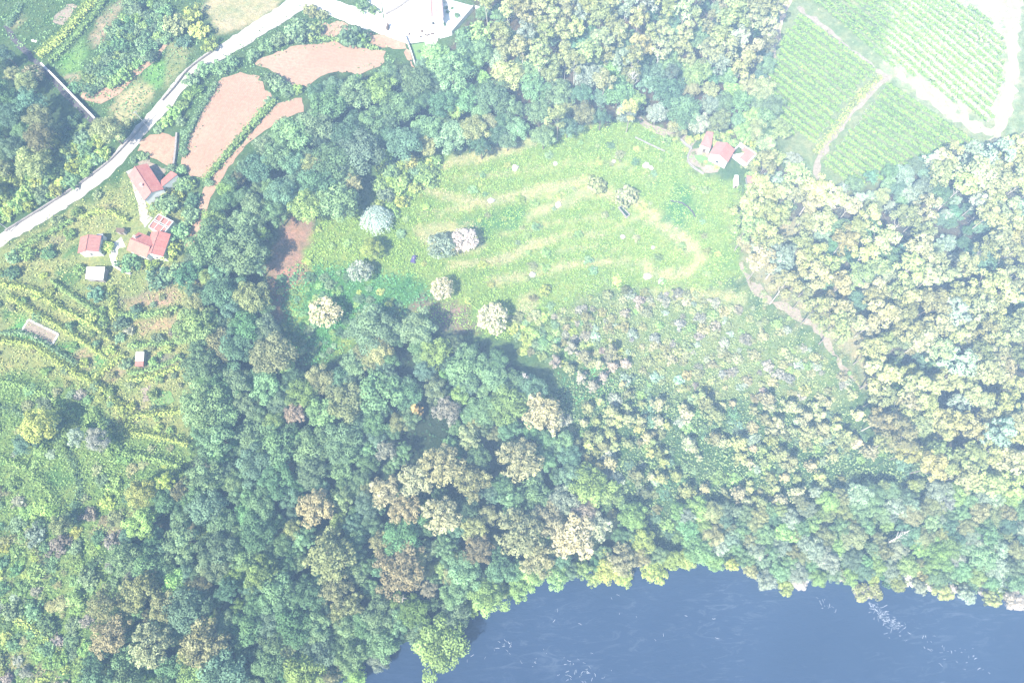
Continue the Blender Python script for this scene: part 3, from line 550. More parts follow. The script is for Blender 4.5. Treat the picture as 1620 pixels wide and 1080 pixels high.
# north wood: slim pale trees above, rounded ones along the meadow edge
fill('broadleaf', [(690, 110), (760, 190), (840, 225), (900, 200), (1010, 188), (1060, 206), (1150, 203), (1190, 225), (1215, 210), (1200, 130), (1100, 110), (1000, 115), (900, 110), (800, 95), (760, 60)], ['mint', 'fresh', 'olive', 'silver', 'bluegreen'], (13, 23), W_N, 52, 0.74, [[(1010, 180), (1060, 205), (1030, 215)]], [4, 3, 2, 1, 2])
for x, y, r, c in [(883, 182, 16, 'straw'), (998, 172, 14, 'paleyellow'), (835, 25, 15, 'straw'), (853, 88, 19, 'straw'), (981, 55, 13, 'straw'), (1015, 72, 15, 'paleyellow'), (1010, 28, 14, 'straw'), (1160, 25, 20, 'straw'), (1140, 60, 15, 'paleyellow'), (1175, 100, 16, 'straw'), (950, 25, 16, 'straw'), (930, 85, 18, 'straw'), (955, 130, 16, 'sand'), (895, 85, 14, 'straw'), (880, 30, 15, 'sand'), (910, 45, 13, 'straw')]:
    plant('eucalyptus', x, y, r, c, W_N, name='eucalyptus_tree')
fill('eucalyptus', [(760, -20), (1245, -20), (1215, 80), (1205, 120), (1100, 130), (1000, 120), (880, 120), (790, 95)], ['straw', 'sand', 'olive', 'silver'], (11, 18), W_N, 62, 0.72, (), [3, 2, 3, 2], name='eucalyptus_tree')
fill('broadleaf', [(745, 20), (1245, -20), (1205, 130), (800, 110)], ['deep', 'bluegreen', 'mint'], (9, 15), W_N, 40, 0.55, name='understorey_tree')
# east wood
E_GAPS = [[(1470, 335), (1500, 300), (1540, 325), (1535, 400), (1500, 420), (1480, 390)], [(1590, 450), (1620, 440), (1620, 500), (1595, 510)], [(1430, 580), (1490, 575), (1490, 600), (1440, 600)], [(1525, 440), (1555, 445), (1550, 490), (1525, 485)], [(1400, 400), (1425, 390), (1430, 420), (1405, 425)], [(1300, 300), (1470, 255), (1480, 320), (1400, 330)]]
fill('eucalyptus', R_EAST, ['straw', 'paleyellow', 'sand', 'olive', 'silver'], (13, 22), W_E, 150, 0.68, E_GAPS, [4, 3.4, 2, 1.6, 1.2])
fill('broadleaf', R_EAST, ['bluegreen', 'deep', 'silver', 'olive', 'mint'], (10, 18), W_E, 60, 0.55, E_GAPS[:3], [3, 2, 2, 2, 2], name='understorey_tree')
fill('broadleaf', E_GAPS[-1], ['bluegreen', 'mint', 'silver'], (10, 18), W_E, 14, 0.7, name='understorey_tree')
for x, y, r, c in [(1490, 258, 26, 'cream'), (1530, 262, 14, 'cream'), (1585, 245, 20, 'paleyellow'), (1610, 290, 22, 'paleyellow'), (1235, 205, 18, 'paleyellow'), (1225, 250, 18, 'paleyellow'), (1255, 255, 16, 'silver')]:
    plant('feathery', x, y, r, c, W_E)
fill('broadleaf', [(1150, 150), (1200, 115), (1215, 150), (1245, 215), (1228, 245), (1205, 228), (1160, 200)], ['mint', 'fresh', 'olive'], (12, 18), W_N, 14, 0.6)
fill('bush', [(1092, 242), (1112, 240), (1128, 252), (1138, 266), (1115, 270), (1094, 256)], ['fresh', 'lime', 'straw'], (2.5, 4.5), 'bushes round the farmhouse', 9, 0.7, hs=0.5)
fill('bush', [(1040, 225), (1085, 215), (1110, 205), (1150, 200), (1195, 225), (1200, 300), (1175, 300), (1190, 240)], ['lime', 'fresh', 'straw'], (5, 9), 'bushes round the farmhouse', 26, 0.6)
for g_ in E_GAPS[:3]: fill('broadleaf', g_, ['bluegreen', 'deep', 'bluegreen', 'silver'], (7, 13), W_E, 12, 0.62, name='understorey_tree')
# south-east slope
S_AV = [[(880, 590), (960, 575), (985, 610), (960, 640), (890, 640)]]
fill('pine', [(880, 610), (1000, 590), (1100, 625), (1380, 640), (1400, 720), (1300, 790), (1150, 800), (1000, 780), (920, 720)], ['paleyellow', 'straw', 'beige', 'sand', 'olive'], (5, 13), 'young pines on the river slope', 120, 0.6, S_AV, [2, 4, 1.5, 3, 3], clump=1.6)
fill('broadleaf', [(1060, 800), (1200, 800), (1400, 770), (1640, 770), (1640, 925), (1500, 922), (1400, 912), (1330, 902), (1240, 910), (1180, 888), (1075, 872)], ['mint', 'fresh', 'silver', 'olive', 'bluegreen'], (11, 19), W_S, 100, 0.66, (), [4, 3, 3, 1.5, 2])
fill('feathery', [(1060, 800), (1200, 790), (1400, 760), (1640, 770), (1640, 900), (1400, 890), (1180, 870)], ['mint', 'silver', 'olive', 'straw'], (9, 17), W_S, 40, 0.5)
fill('bush', R_SOUTHEAST, ['mint', 'bluegreen', 'fresh', 'deep', 'olive', 'silver'], (5, 12), 'bushes on the river slope', 150, 0.5, S_AV, hs=0.8)
fill('bush', [(1190, 895), (1260, 925), (1330, 912), (1400, 922), (1500, 935), (1640, 950), (1640, 935), (1500, 915), (1330, 895), (1240, 900)], ['paleyellow', 'lime', 'white'], (8, 14), 'bushes hanging over the water', 22, 0.6)
fill('pine', [(880, 545), (1000, 555), (1000, 600), (890, 700), (850, 620)], ['pinkgrey', 'sand'], (7, 11), 'young pines on the river slope', 14, 1.2)
# heath, scrub, hedges round the houses
fill('bush', R_HEATH, ['heather', 'sand', 'straw', 'silver', 'olive', 'fresh'], (3.5, 9.5), 'heath bushes below the meadow', 210, 0.62, (), [4, 3, 3, 1.5, 2.5, 1])
fill('bush', R_SCRUB, ['mint', 'fresh', 'deep', 'olive', 'heather', 'lime', 'silver'], (4, 14), 'bushes of the western scrub', 130, 0.7, (), [4, 5, 1, 2, 1.5, 2.5, .8], clump=0.8, hs=0.6)
for x, y, r, c in [(62, 672, 26, 'lime'), (95, 830, 20, 'olive'), (120, 690, 16, 'silver'), (155, 695, 16, 'silver'), (262, 762, 16, 'lime'), (225, 780, 20, 'lime'), (40, 700, 16, 'bluegreen'), (190, 880, 18, 'mint'), (150, 610, 9, 'mint')]:
    plant('broadleaf' if r > 15 else 'bush', x, y, r, c, 'trees of the western scrub')
fill('bush', [(-10, 780), (140, 790), (185, 870), (150, 1000), (120, 1085), (-10, 1085)], ['mint', 'deep', 'fresh', 'silver', 'heather'], (9, 17), 'bushes of the western scrub', 26, 0.7, (), [4, 3, 3, 1, 1.5], hs=0.8)
H_B = 'bushes round the village houses'
for x, y, r, c in [(168, 390, 11, 'lime'), (205, 415, 16, 'mint'), (240, 418, 11, 'lime'), (262, 320, 18, 'mint'), (280, 310, 10, 'lime'), (290, 290, 14, 'mint'), (300, 340, 14, 'mint'), (285, 365, 16, 'mint'), (270, 395, 14, 'lime'), (250, 440, 18, 'bluegreen'), (280, 430, 18, 'mint'), (255, 298, 12, 'olive'), (305, 315, 12, 'deep'),
                   (210, 252, 7, 'mint'), (225, 246, 8, 'mint'), (270, 265, 8, 'mint'), (240, 318, 8, 'lime'), (125, 425, 9, 'fresh'), (60, 375, 10, 'fresh'), (20, 405, 12, 'mint'), (90, 350, 10, 'olive'), (120, 335, 9, 'fresh'), (45, 400, 12, 'fresh'), (110, 370, 9, 'fresh'), (75, 400, 11, 'mint'), (18, 430, 12, 'deep'), (170, 330, 8, 'olive'), (150, 465, 13, 'bluegreen'), (215, 490, 10, 'bluegreen'), (190, 510, 12, 'bluegreen'), (275, 525, 9, 'pinkgrey'), (205, 522, 8, 'pinkgrey')]:
    plant('bush', x, y, r, c, H_B)
RD = 'bushes along the roads and fields'
for x, y, r, c in [(300, 22, 16, 'lime'), (275, 35, 18, 'olive'), (312, 45, 14, 'lime'), (330, 70, 12, 'lime'), (290, 65, 12, 'bluegreen'), (260, 20, 14, 'mint'), (322, 108, 14, 'mint'), (345, 105, 14, 'mint'), (365, 98, 12, 'mint'), (300, 125, 13, 'mint'), (312, 140, 10, 'fresh'), (275, 178, 11, 'fresh'), (288, 165, 11, 'fresh'), (262, 192, 10, 'fresh'), (285, 190, 9, 'mint'), (250, 205, 7, 'mint'), (298, 150, 9, 'fresh'),
                   (470, 48, 24, 'mint'), (495, 45, 14, 'fresh'), (440, 62, 14, 'mint'), (420, 72, 12, 'mint'), (400, 85, 10, 'mint'), (555, 55, 20, 'mint'), (572, 62, 12, 'fresh'), (425, 122, 12, 'mint'), (440, 132, 14, 'mint'), (455, 142, 12, 'mint'), (470, 140, 9, 'fresh'), (415, 175, 7, 'fresh'), (405, 190, 7, 'fresh'), (390, 205, 7, 'fresh'), (375, 222, 7, 'fresh'), (360, 242, 7, 'fresh'), (425, 158, 7, 'mint'), (342, 262, 7, 'fresh'), (330, 288, 8, 'mint'), (490, 15, 12, 'olive'), (510, 22, 9, 'olive'), (290, 210, 6, 'mint'), (292, 240, 6, 'mint'), (288, 268, 9, 'mint'), (300, 290, 10, 'fresh'), (575, 8, 12, 'mint'), (590, 15, 8, 'fresh'), (760, 50, 22, 'fresh'), (735, 55, 14, 'mint'), (745, 80, 18, 'mint')]:
    plant('bush', x, y, r, c, RD)
fill('bush', [(205, 0), (262, 0), (268, 55), (240, 92), (200, 118), (150, 146), (115, 138), (150, 95), (175, 50)], ['mint', 'fresh', 'mint', 'deep'], (7, 13), 'bramble bushes above the field path', 60, 0.55)
fill('bush', [(105, 185), (135, 200), (172, 235), (120, 285), (-10, 355), (-10, 280), (60, 250)], ['fresh', 'mint', 'lime'], (8, 15), 'bushes above the village road', 70, 0.5)
fill('bush', [(590, 260), (650, 248), (690, 252), (690, 290), (640, 300), (650, 330), (620, 340), (590, 320)], ['fresh', 'lime', 'fresh', 'mint'], (8, 14), 'bushes in the corner of the meadow', 22, 0.55)
fill('bush', R_TERR, ['fresh', 'mint', 'lime', 'olive'], (5, 9), 'bushes on the vegetable terraces', 60, 1.0, [[(190, 240), (275, 240), (285, 420), (115, 450), (115, 365), (190, 360)], [(25, 495), (100, 515), (95, 550), (25, 535)]])

fill('bush', R_MEADOW, ['fresh', 'lime', 'mint', 'olive', 'straw'], (3.5, 8), 'low bushes dotted over the meadow', 95, 1.1, [[(1085, 205), (1195, 205), (1195, 295), (1088, 275)]], [4, 4, 2, 1, 1.5], clump=1.5, hs=0.6)
fill('bush', [(440, 430), (480, 425), (560, 440), (640, 480), (560, 525), (500, 570), (450, 550)], ['fresh', 'mint', 'deep'], (4, 9), 'low bushes in the clearing', 40, 0.7, hs=0.6)
fill('bush', [(800, 500), (880, 490), (960, 520), (1000, 580), (890, 575), (830, 560)], ['fresh', 'mint', 'lime', 'olive'], (5, 10), 'low bushes at the foot of the meadow', 45, 0.65, hs=0.7)
fill('bush', [(1165, 410), (1180, 405), (1215, 462), (1260, 480), (1310, 525), (1345, 585), (1375, 610), (1350, 625), (1315, 570), (1275, 522), (1210, 490)], ['olive', 'straw', 'fresh'], (2.5, 5), 'bushes along the wood path', 14, 0.5)
# ------------------------------------------------------------------ unsorted ground cover (nobody could count it)
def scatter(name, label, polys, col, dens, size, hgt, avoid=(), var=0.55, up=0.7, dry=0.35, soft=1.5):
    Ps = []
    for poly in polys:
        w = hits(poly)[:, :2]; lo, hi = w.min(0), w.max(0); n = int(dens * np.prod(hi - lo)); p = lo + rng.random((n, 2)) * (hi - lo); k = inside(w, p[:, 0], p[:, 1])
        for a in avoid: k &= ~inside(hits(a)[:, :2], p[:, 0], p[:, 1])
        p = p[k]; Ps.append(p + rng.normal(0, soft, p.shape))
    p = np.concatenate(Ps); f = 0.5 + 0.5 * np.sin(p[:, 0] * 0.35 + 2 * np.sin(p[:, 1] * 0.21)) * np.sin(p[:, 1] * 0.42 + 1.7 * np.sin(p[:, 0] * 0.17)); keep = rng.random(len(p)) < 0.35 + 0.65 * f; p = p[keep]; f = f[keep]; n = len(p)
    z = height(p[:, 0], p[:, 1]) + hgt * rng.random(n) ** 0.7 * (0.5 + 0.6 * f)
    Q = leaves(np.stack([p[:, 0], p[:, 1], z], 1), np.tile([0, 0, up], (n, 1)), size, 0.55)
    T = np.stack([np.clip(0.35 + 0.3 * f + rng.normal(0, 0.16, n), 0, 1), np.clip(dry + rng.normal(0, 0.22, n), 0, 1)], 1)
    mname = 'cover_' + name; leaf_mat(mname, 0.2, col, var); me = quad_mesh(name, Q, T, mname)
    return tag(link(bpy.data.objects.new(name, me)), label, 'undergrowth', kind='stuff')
scatter('bracken_undergrowth', 'bright green bracken covering the meadow terraces', [R_MEADOW], (0.30, 0.455, 0.110), 5.5, 0.52, 0.7, DRY + [[(1085, 205), (1195, 205), (1195, 295), (1088, 275)], [(440, 335), (490, 335), (490, 400), (460, 430), (425, 430)], [(440, 430), (540, 415), (640, 430), (690, 465), (650, 500), (560, 540), (500, 580), (440, 560)]], 0.42, soft=0.8)
scatter('dry_grass', 'dry straw-coloured grass on the meadow terrace edges', DRY, (0.47, 0.44, 0.24), 4.5, 0.42, 0.35, (), 0.4, soft=0.8)
scatter('deep_green_undergrowth', 'deep green ferns between the cream-flowering trees', [[(440, 430), (540, 415), (640, 430), (690, 465), (650, 500), (560, 540), (500, 580), (440, 560)], [(880, 590), (960, 575), (985, 610), (950, 645), (890, 645)]], (0.13, 0.33, 0.13), 3.2, 0.7, 0.6)
scatter('heath_undergrowth', 'grey-green heather and gorse below the meadow', [R_HEATH], (0.32, 0.385, 0.165), 6.0, 0.5, 1.2, (), 0.6, soft=7)
scatter('slope_undergrowth', 'green brush under the young pines on the river slope', [R_SOUTHEAST], (0.25, 0.34, 0.15), 5.0, 0.6, 1.8, (), 0.6)
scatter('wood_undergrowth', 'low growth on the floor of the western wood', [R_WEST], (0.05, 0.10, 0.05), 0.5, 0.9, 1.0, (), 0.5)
scatter('east_undergrowth', 'dull brush on the floor of the eastern wood', [R_EAST, R_NORTH], (0.14, 0.15, 0.09), 0.6, 0.9, 1.0, (), 0.6)
scatter('scrub_undergrowth', 'yellow-green weeds and brambles of the western scrub', [R_SCRUB], (0.27, 0.40, 0.145), 5.5, 0.5, 1.0, (), 0.6, dry=0.5)
BUILT = [[(195, 245), (285, 262), (270, 300), (240, 318), (205, 290)], [(180, 345), (272, 345), (268, 412), (180, 412)], [(118, 365), (170, 365), (170, 448), (118, 448)], [(30, 505), (95, 525), (85, 548), (30, 530)], [(210, 550), (232, 550), (232, 584), (210, 584)]]
scatter('terrace_weeds', 'pale green weeds and stubble over the vegetable terraces', [R_TERR], (0.37, 0.42, 0.17), 2.6, 0.6, 0.6, BUILT, 0.6, dry=0.6)
scatter('roadside_weeds', 'mixed green weeds round the plots above the road', [[(-10, 60), (0, -20), (330, -20), (345, 55), (290, 110), (240, 160), (190, 225), (100, 150), (40, 80)], [(400, 60), (490, 10), (570, 50), (650, 110), (520, 115), (480, 160), (400, 215), (320, 300), (290, 300), (285, 205), (330, 110)]], (0.20, 0.33, 0.14), 1.3, 0.7, 0.6, [[(403, 102), (422, 87), (470, 73), (570, 73), (606, 83), (606, 102), (540, 116), (490, 137), (460, 132)], [(350, 126), (375, 116), (402, 117), (432, 150), (400, 190), (345, 256), (320, 282), (300, 279), (287, 262), (305, 205)], [(478, 154), (440, 164), (378, 234), (320, 300), (334, 312), (388, 232), (480, 176)], [(222, 222), (240, 212), (284, 214), (273, 264), (214, 238)], [(578, 50), (640, 63), (657, 108), (640, 78)], [(321, 15), (332, -30), (470, -30), (390, 40), (345, 56)]], 0.6)
scatter('vineyard_weeds', 'thin pale weeds over the pale upper vineyard', [[(1283, -45), (1278, 4), (1396, 106), (1428, 112), (1564, 204), (1586, 140), (1588, 70), (1560, 30), (1500, -5), (1450, -45)]], (0.32, 0.36, 0.18), 0.35, 0.6, 0.3, (), 0.5, dry=0.7)

# ------------------------------------------------------------------ vine rows and trellises
def leafy_strip(w, width, zlo, zhi, per_m, size):
    seg = np.linalg.norm(np.diff(w, axis=0), axis=1); s = np.concatenate([[0], np.cumsum(seg)]); n = int(s[-1] * per_m); t = rng.random(n) * s[-1]
    x = np.interp(t, s, w[:, 0]); y = np.interp(t, s, w[:, 1]); d = np.gradient(w, axis=0); d /= np.linalg.norm(d, axis=1, keepdims=True) + 1e-9
    nx = np.interp(t, s, -d[:, 1]); ny = np.interp(t, s, d[:, 0]); gap = 0.5 + 0.5 * np.sin(t * 2.9 + rng.random() * 6) * np.sin(t * 0.63 + 1.3 * rng.random()); k = rng.random(n) < 0.55 + 0.45 * gap
    off = rng.normal(0, width * 0.32, n); z = height(x, y) + zlo + (zhi - zlo) * rng.random(n) ** 0.7
    P = np.stack([x + nx * off, y + ny * off, z], 1)[k]; Nn = np.stack([nx * np.sign(off), ny * np.sign(off), np.full(n, 1.3)], 1)[k]
    T = np.stack([np.clip(rng.normal(0.5, 0.18, len(P)), 0, 1), np.clip(rng.normal(0.35, 0.2, len(P)), 0, 1)], 1)
    return leaves(P, Nn, size, 0.5), T
VROWS = []
def vine_row(w, col, name, width, zlo, zhi, per_m, size, posts=6.0):
    o0 = np.array([w[0][0], w[0][1], float(height(*w[0]))]); Q, T = leafy_strip(w, width, zlo, zhi, per_m, size)
    root = empty(name, tuple(o0)); me = quad_mesh('vine_foliage', Q - o0, T, 'leaf'); f = bpy.data.objects.new('foliage', me)
    f.color = (*np.clip(np.array(C_[col]) * (1 + rng.normal(0, .08)), 0, 1), 1); link(f, root)
    seg = np.linalg.norm(np.diff(w, axis=0), axis=1); s = np.concatenate([[0], np.cumsum(seg)])
    for t in (0.2, s[-1] - 0.2):
        x, y = np.interp(t, s, w[:, 0]), np.interp(t, s, w[:, 1]); z = float(height(x, y))
        box_obj('post', (x - o0[0] - .06, x - o0[0] + .06, y - o0[1] - .06, y - o0[1] + .06, z - o0[2] - .3, z - o0[2] + zhi + 0.15), 'wood_grey', root)
    return root
ORD = ['first', 'second', 'third', 'fourth', 'fifth', 'sixth', 'seventh', 'eighth', 'ninth', 'tenth', 'eleventh', 'twelfth', 'thirteenth', 'fourteenth', 'fifteenth', 'sixteenth', 'seventeenth', 'eighteenth', 'nineteenth', 'twentieth']
def ordinal(i):
    T10 = {2: 'twenty', 3: 'thirty', 4: 'forty', 5: 'fifty', 6: 'sixty', 7: 'seventy', 8: 'eighty', 9: 'ninety'}
    if i < 20: return ORD[i]
    i += 1
    return T10[i // 10] + '-' + ORD[i % 10 - 1] if i % 10 else T10[i // 10][:-1] + 'ieth'
def vineyard(poly, da, db, spacing, col, where, text, width, per_m):
    P = hits(poly)[:, :2]; A, B = hits([da, db])[:, :2]; u = (B - A) / np.linalg.norm(B - A); nrm = np.array([u[1], -u[0]])
    c = P @ nrm; k = 0; s = c.min() + spacing * 0.5 if True else 0; rows = []
    while s < c.max():
        xs = []
        for i in range(len(P)):
            a, b = P[i], P[(i + 1) % len(P)]; ca, cb = a @ nrm - s, b @ nrm - s
            if ca * cb < 0: xs.append(float((a + (b - a) * ca / (ca - cb)) @ u))
        xs.sort()
        for a, b in zip(xs[::2], xs[1::2]):
            a += random.uniform(-.8, .8); b += random.uniform(-.8, .8)
            if b - a > 6: rows.append((s, a, b))
        s += spacing
    rows.sort(key=lambda r: to_pix(np.append(nrm * r[0] + u * r[1], 30))[1])
    for i, (s, a, b) in enumerate(rows):
        t = np.arange(a, b, 2.0); w = nrm * s + t[:, None] * u + nrm * np.sin(t * 0.11 + i)[:, None] * 0.12
        r = vine_row(w, col, 'vine_row', width, 0.5, 2.0, per_m, 0.55); tag(r, text.format(ordinal(i)), 'vine row', where)
    return len(rows)
vineyard([(1262, 22), (1387, 112), (1284, 236), (1236, 200), (1204, 128)], (1262, 22), (1387, 112), 2.75, 'vine', 'vine rows of the left vineyard block', '{} green vine row from the top of the western vineyard block', 1.3, 34)
vineyard([(1404, 134), (1545, 226), (1500, 238), (1440, 272), (1400, 290), (1350, 296), (1302, 258)], (1404, 134), (1545, 228), 2.75, 'vine', 'vine rows of the lower vineyard block', '{} green vine row from the top of the lower vineyard block', 1.25, 32)
vineyard([(1283, -45), (1278, 4), (1396, 106), (1428, 112), (1564, 204), (1586, 140), (1588, 70), (1560, 30), (1500, -5), (1450, -45)], (1283, 8), (1396, 104), 2.75, 'vine', 'vine rows of the upper vineyard block', '{} pale vine row from the top of the large upper vineyard', 1.05, 22)
w = smooth_line(hits([(1392, 122), (1362, 150), (1330, 190), (1304, 222), (1288, 245)])[:, :2], 2); r = vine_row(w, 'lime', 'vine_hedge', 3.0, 0.3, 1.4, 26, 0.7)
tag(r, 'bright leafy strip along the path between the two vineyard blocks', 'hedge')
TR = [([(156, -12), (140, 12), (118, 38), (92, 66), (62, 90)], 4.0, 'lime', 'bright green vine trellis running down to the wall, western one of two'),
      ([(172, -5), (150, 28), (125, 55), (100, 82), (80, 100)], 2.2, 'fresh', 'green vine trellis beside the small lawn, eastern one of two'),
      ([(35, 10), (25, 30), (14, 45)], 2.2, 'mint', 'short green hedge beside the dry garden plots'),
      ([(0, 450), (55, 460), (100, 490), (150, 515), (178, 540)], 2.0, 'lime', 'topmost long vine trellis across the vegetable terraces'),
      ([(15, 467), (62, 498), (105, 522), (140, 545), (170, 565)], 2.0, 'lime', 'vine trellis just above the edged soil bed'),
      ([(85, 445), (130, 477), (165, 500), (172, 520)], 1.8, 'fresh', 'curved vine trellis below the white-roofed shed'),
      ([(-8, 538), (50, 545), (100, 575), (150, 605), (178, 625), (202, 660), (205, 690)], 2.6, 'lime', 'longest vine trellis, running below the edged soil bed'),
      ([(0, 528), (45, 530), (90, 555), (125, 578)], 1.8, 'mint', 'vine trellis along the lower side of the edged soil bed'),
      ([(150, 598), (175, 580), (198, 560)], 2.0, 'lime', 'short vine trellis between the bare patch and the little hut'),
      ([(205, 603), (245, 596), (288, 580)], 1.9, 'lime', 'vine trellis below the little hut, lower one of two'),
      ([(205, 592), (240, 586), (290, 566)], 1.9, 'fresh', 'vine trellis below the little hut, upper one of two'),
      ([(207, 660), (245, 655), (292, 650)], 2.4, 'lime', 'vine trellis along the lower edge of the square lawn'),
      ([(205, 548), (250, 545), (292, 540)], 2.0, 'fresh', 'vine trellis above the little hut'),
      ([(180, 455), (182, 490), (188, 505)], 2.4, 'lime', 'short upright vine trellis below the ruined house'),
      ([(190, 500), (240, 498), (285, 488)], 1.8, 'fresh', 'vine trellis over the reddish vegetable bed'),
      ([(130, 345), (170, 335), (205, 350)], 2.2, 'lime', 'vine trellis between the road and the dark carport'),
      ([(30, 395), (75, 372), (118, 350)], 2.0, 'fresh', 'vine trellis running beside the village road'),
      ([(290, 250), (296, 225), (308, 195), (328, 160), (345, 135)], 2.0, 'mint', 'hedge along the western side of the tall ploughed field'),
      ([(436, 160), (402, 196), (372, 232), (346, 262), (324, 290)], 2.4, 'fresh', 'hedge between the tall ploughed field and its narrow neighbour'),
      ([(478, 62), (520, 64), (560, 70), (600, 80)], 1.6, 'fresh', 'low hedge along the top of the wide ploughed field'),
      ([(-10, 600), (50, 612), (100, 640), (150, 680), (190, 730)], 3.2, 'fresh', 'overgrown hedge slanting down the western scrub, topmost of the slanting ones'),
      ([(-10, 640), (40, 655), (90, 690), (120, 740), (128, 790)], 3.0, 'mint', 'overgrown hedge slanting down the scrub past the silver tree'),
      ([(-10, 720), (40, 735), (80, 775), (110, 830)], 3.4, 'fresh', 'overgrown hedge slanting down the middle of the scrub'),
      ([(-10, 860), (30, 850), (60, 870), (75, 915)], 3.0, 'olive', 'short olive hedge low in the western scrub'),
      ([(10, 970), (50, 985), (90, 1020), (110, 1065)], 3.2, 'lime', 'lowest lime-green hedge in the western scrub'),
      ([(212, 684), (250, 690), (300, 702)], 2.4, 'lime', 'vine trellis at the lower edge of the terraces, upper one of two'),
      ([(200, 716), (245, 724), (292, 738)], 2.6, 'fresh', 'vine trellis at the lower edge of the terraces, lower one of two'),
      ([(150, 646), (170, 680), (196, 715)], 2.0, 'fresh', 'overgrown trellis going downhill from the square lawn')]
for pl, wd, col, lab in TR:
    w = smooth_line(hits(pl)[:, :2], 2.0); r = vine_row(w, col, 'hedge' if 'hedge' in lab else 'vine_trellis', wd, 0.3, 1.4 if 'scrub' in lab else 2.2, (12 if 'scrub' in lab else 20) * wd, 0.6)
    tag(r, lab, 'hedge' if 'hedge' in lab else 'trellis', 'trellises and hedges of the smallholdings')

# ------------------------------------------------------------------ walls
def wall(name, label, pl, hgt, thick, mat, cop=None, cat='wall'):
    w = smooth_line(hits(pl)[:, :2], 3.0) if len(pl) > 2 else hits(pl)[:, :2]; t = np.linspace(0, 1, max(2, int(np.linalg.norm(w[-1] - w[0]) / 2)))
    if len(pl) == 2: w = w[0] + (w[1] - w[0]) * t[:, None]
    z = height(w[:, 0], w[:, 1]); o = (w[0][0], w[0][1], z[0]); root = empty(name, o)
    d = np.gradient(w, axis=0); d /= np.linalg.norm(d, axis=1, keepdims=True); nn = np.stack([-d[:, 1], d[:, 0]], 1)
    def strip(nm, th, z0, z1, m):
        v, f = [], []
        for i in range(len(w)):
            for sg, zz in ((-1, z0), (1, z0), (1, z1), (-1, z1)):
                p = w[i] + nn[i] * sg * th / 2; v.append((p[0] - o[0], p[1] - o[1], z[i] + zz - o[2]))
        for i in range(len(w) - 1):
            a = i * 4
            for k in range(4): f.append((a + k, a + 4 + k, a + 4 + (k + 1) % 4, a + (k + 1) % 4))
        f += [(0, 1, 2, 3), tuple(len(v) - 4 + k for k in (3, 2, 1, 0))]
        return mesh_obj(nm, v, f, m, root)
    strip('masonry', thick, -0.6, hgt, mat)
    if cop: strip('coping', thick + 0.16, hgt, hgt + 0.12, cop)
    return tag(root, label, cat)
ribbon('sunken_lane', [(8, 40), (28, 68), (55, 98), (85, 128), (112, 158), (150, 196)], [2.2, 2.2, 2.4, 2.4, 2.2, 2.0], 'dark_lane', 0.09)  # dark strip: shade beside the wall put into the lane's colour
wall('retaining_wall', 'pale-topped stone wall beside the dark sunken lane', [(70, 106), (98, 134), (126, 163), (155, 193)], 2.2, 0.6, 'stone', 'pale_stone')
wall('roadside_wall', 'low brown stone wall on the upper side of the village road', [(335, 84), (300, 110), (276, 140), (258, 160)], 1.0, 0.5, 'stone')
wall('roadside_wall', 'long low stone wall beside the road above the L-shaped house', [(232, 193), (208, 220), (186, 244), (164, 264), (120, 296), (60, 335), (10, 366)], 0.9, 0.5, 'stone')
wall('field_wall', 'mossy stone wall between the pale plot and the tall ploughed field', [(281, 212), (279, 240), (276, 262)], 1.0, 0.7, 'stone')
wall('villa_wall', 'white wall curving along the lower edge of the villa yard', [(562, 34), (588, 46), (612, 55), (642, 62)], 1.8, 0.3, 'whitewash', 'pale_stone')
wall('villa_wall', 'white wall going down beside the villa lawn', [(642, 62), (650, 82), (657, 104)], 1.6, 0.3, 'whitewash', 'pale_stone')
wall('villa_wall', 'grey-shaded wall on the lower edge of the white gravel garden', [(749, 16), (732, 36), (715, 56)], 2.2, 0.3, 'whitewash', 'pale_stone')
wall('villa_wall', 'white wall at the top of the white gravel garden', [(690, 1), (720, 8), (749, 16)], 1.6, 0.3, 'whitewash', 'pale_stone')
wall('villa_wall', 'long white wall leaving the gravel garden towards the wood', [(752, 14), (775, 22), (800, 34)], 1.4, 0.3, 'whitewash', 'pale_stone')
wall('villa_wall', 'mossy wall dividing the villa yard from the street', [(652, -3), (632, 12), (610, 24)], 1.0, 0.8, 'stone')
wall('farm_wall', 'rough stone wall round the farmhouse yard', [(1094, 236), (1088, 246), (1089, 258), (1100, 268), (1113, 276)], 0.9, 0.4, 'stone')
wall('farm_wall', 'crumbling stone wall beside the farmhouse path', [(1076, 222), (1085, 230), (1094, 236)], 1.1, 0.6, 'stone')
wall('garden_wall', 'white garden wall curving round the ruined house', [(262, 372), (264, 384), (258, 396), (250, 404), (242, 410)], 1.4, 0.4, 'pale_stone')
wall('garden_wall', 'broken pinkish wall below the ruined house', [(180, 420), (192, 428), (208, 434)], 0.9, 0.7, 'pale_stone')
wall('terrace_wall', 'thin stone edge of a meadow terrace below the farm path', [(1005, 218), (1030, 230), (1052, 240)], 0.5, 0.4, 'stone')
wall('terrace_wall', 'thin dark stone wall across the eastern meadow', [(1060, 318), (1080, 322), (1095, 335), (1100, 345)], 0.5, 0.35, 'dark_lane')

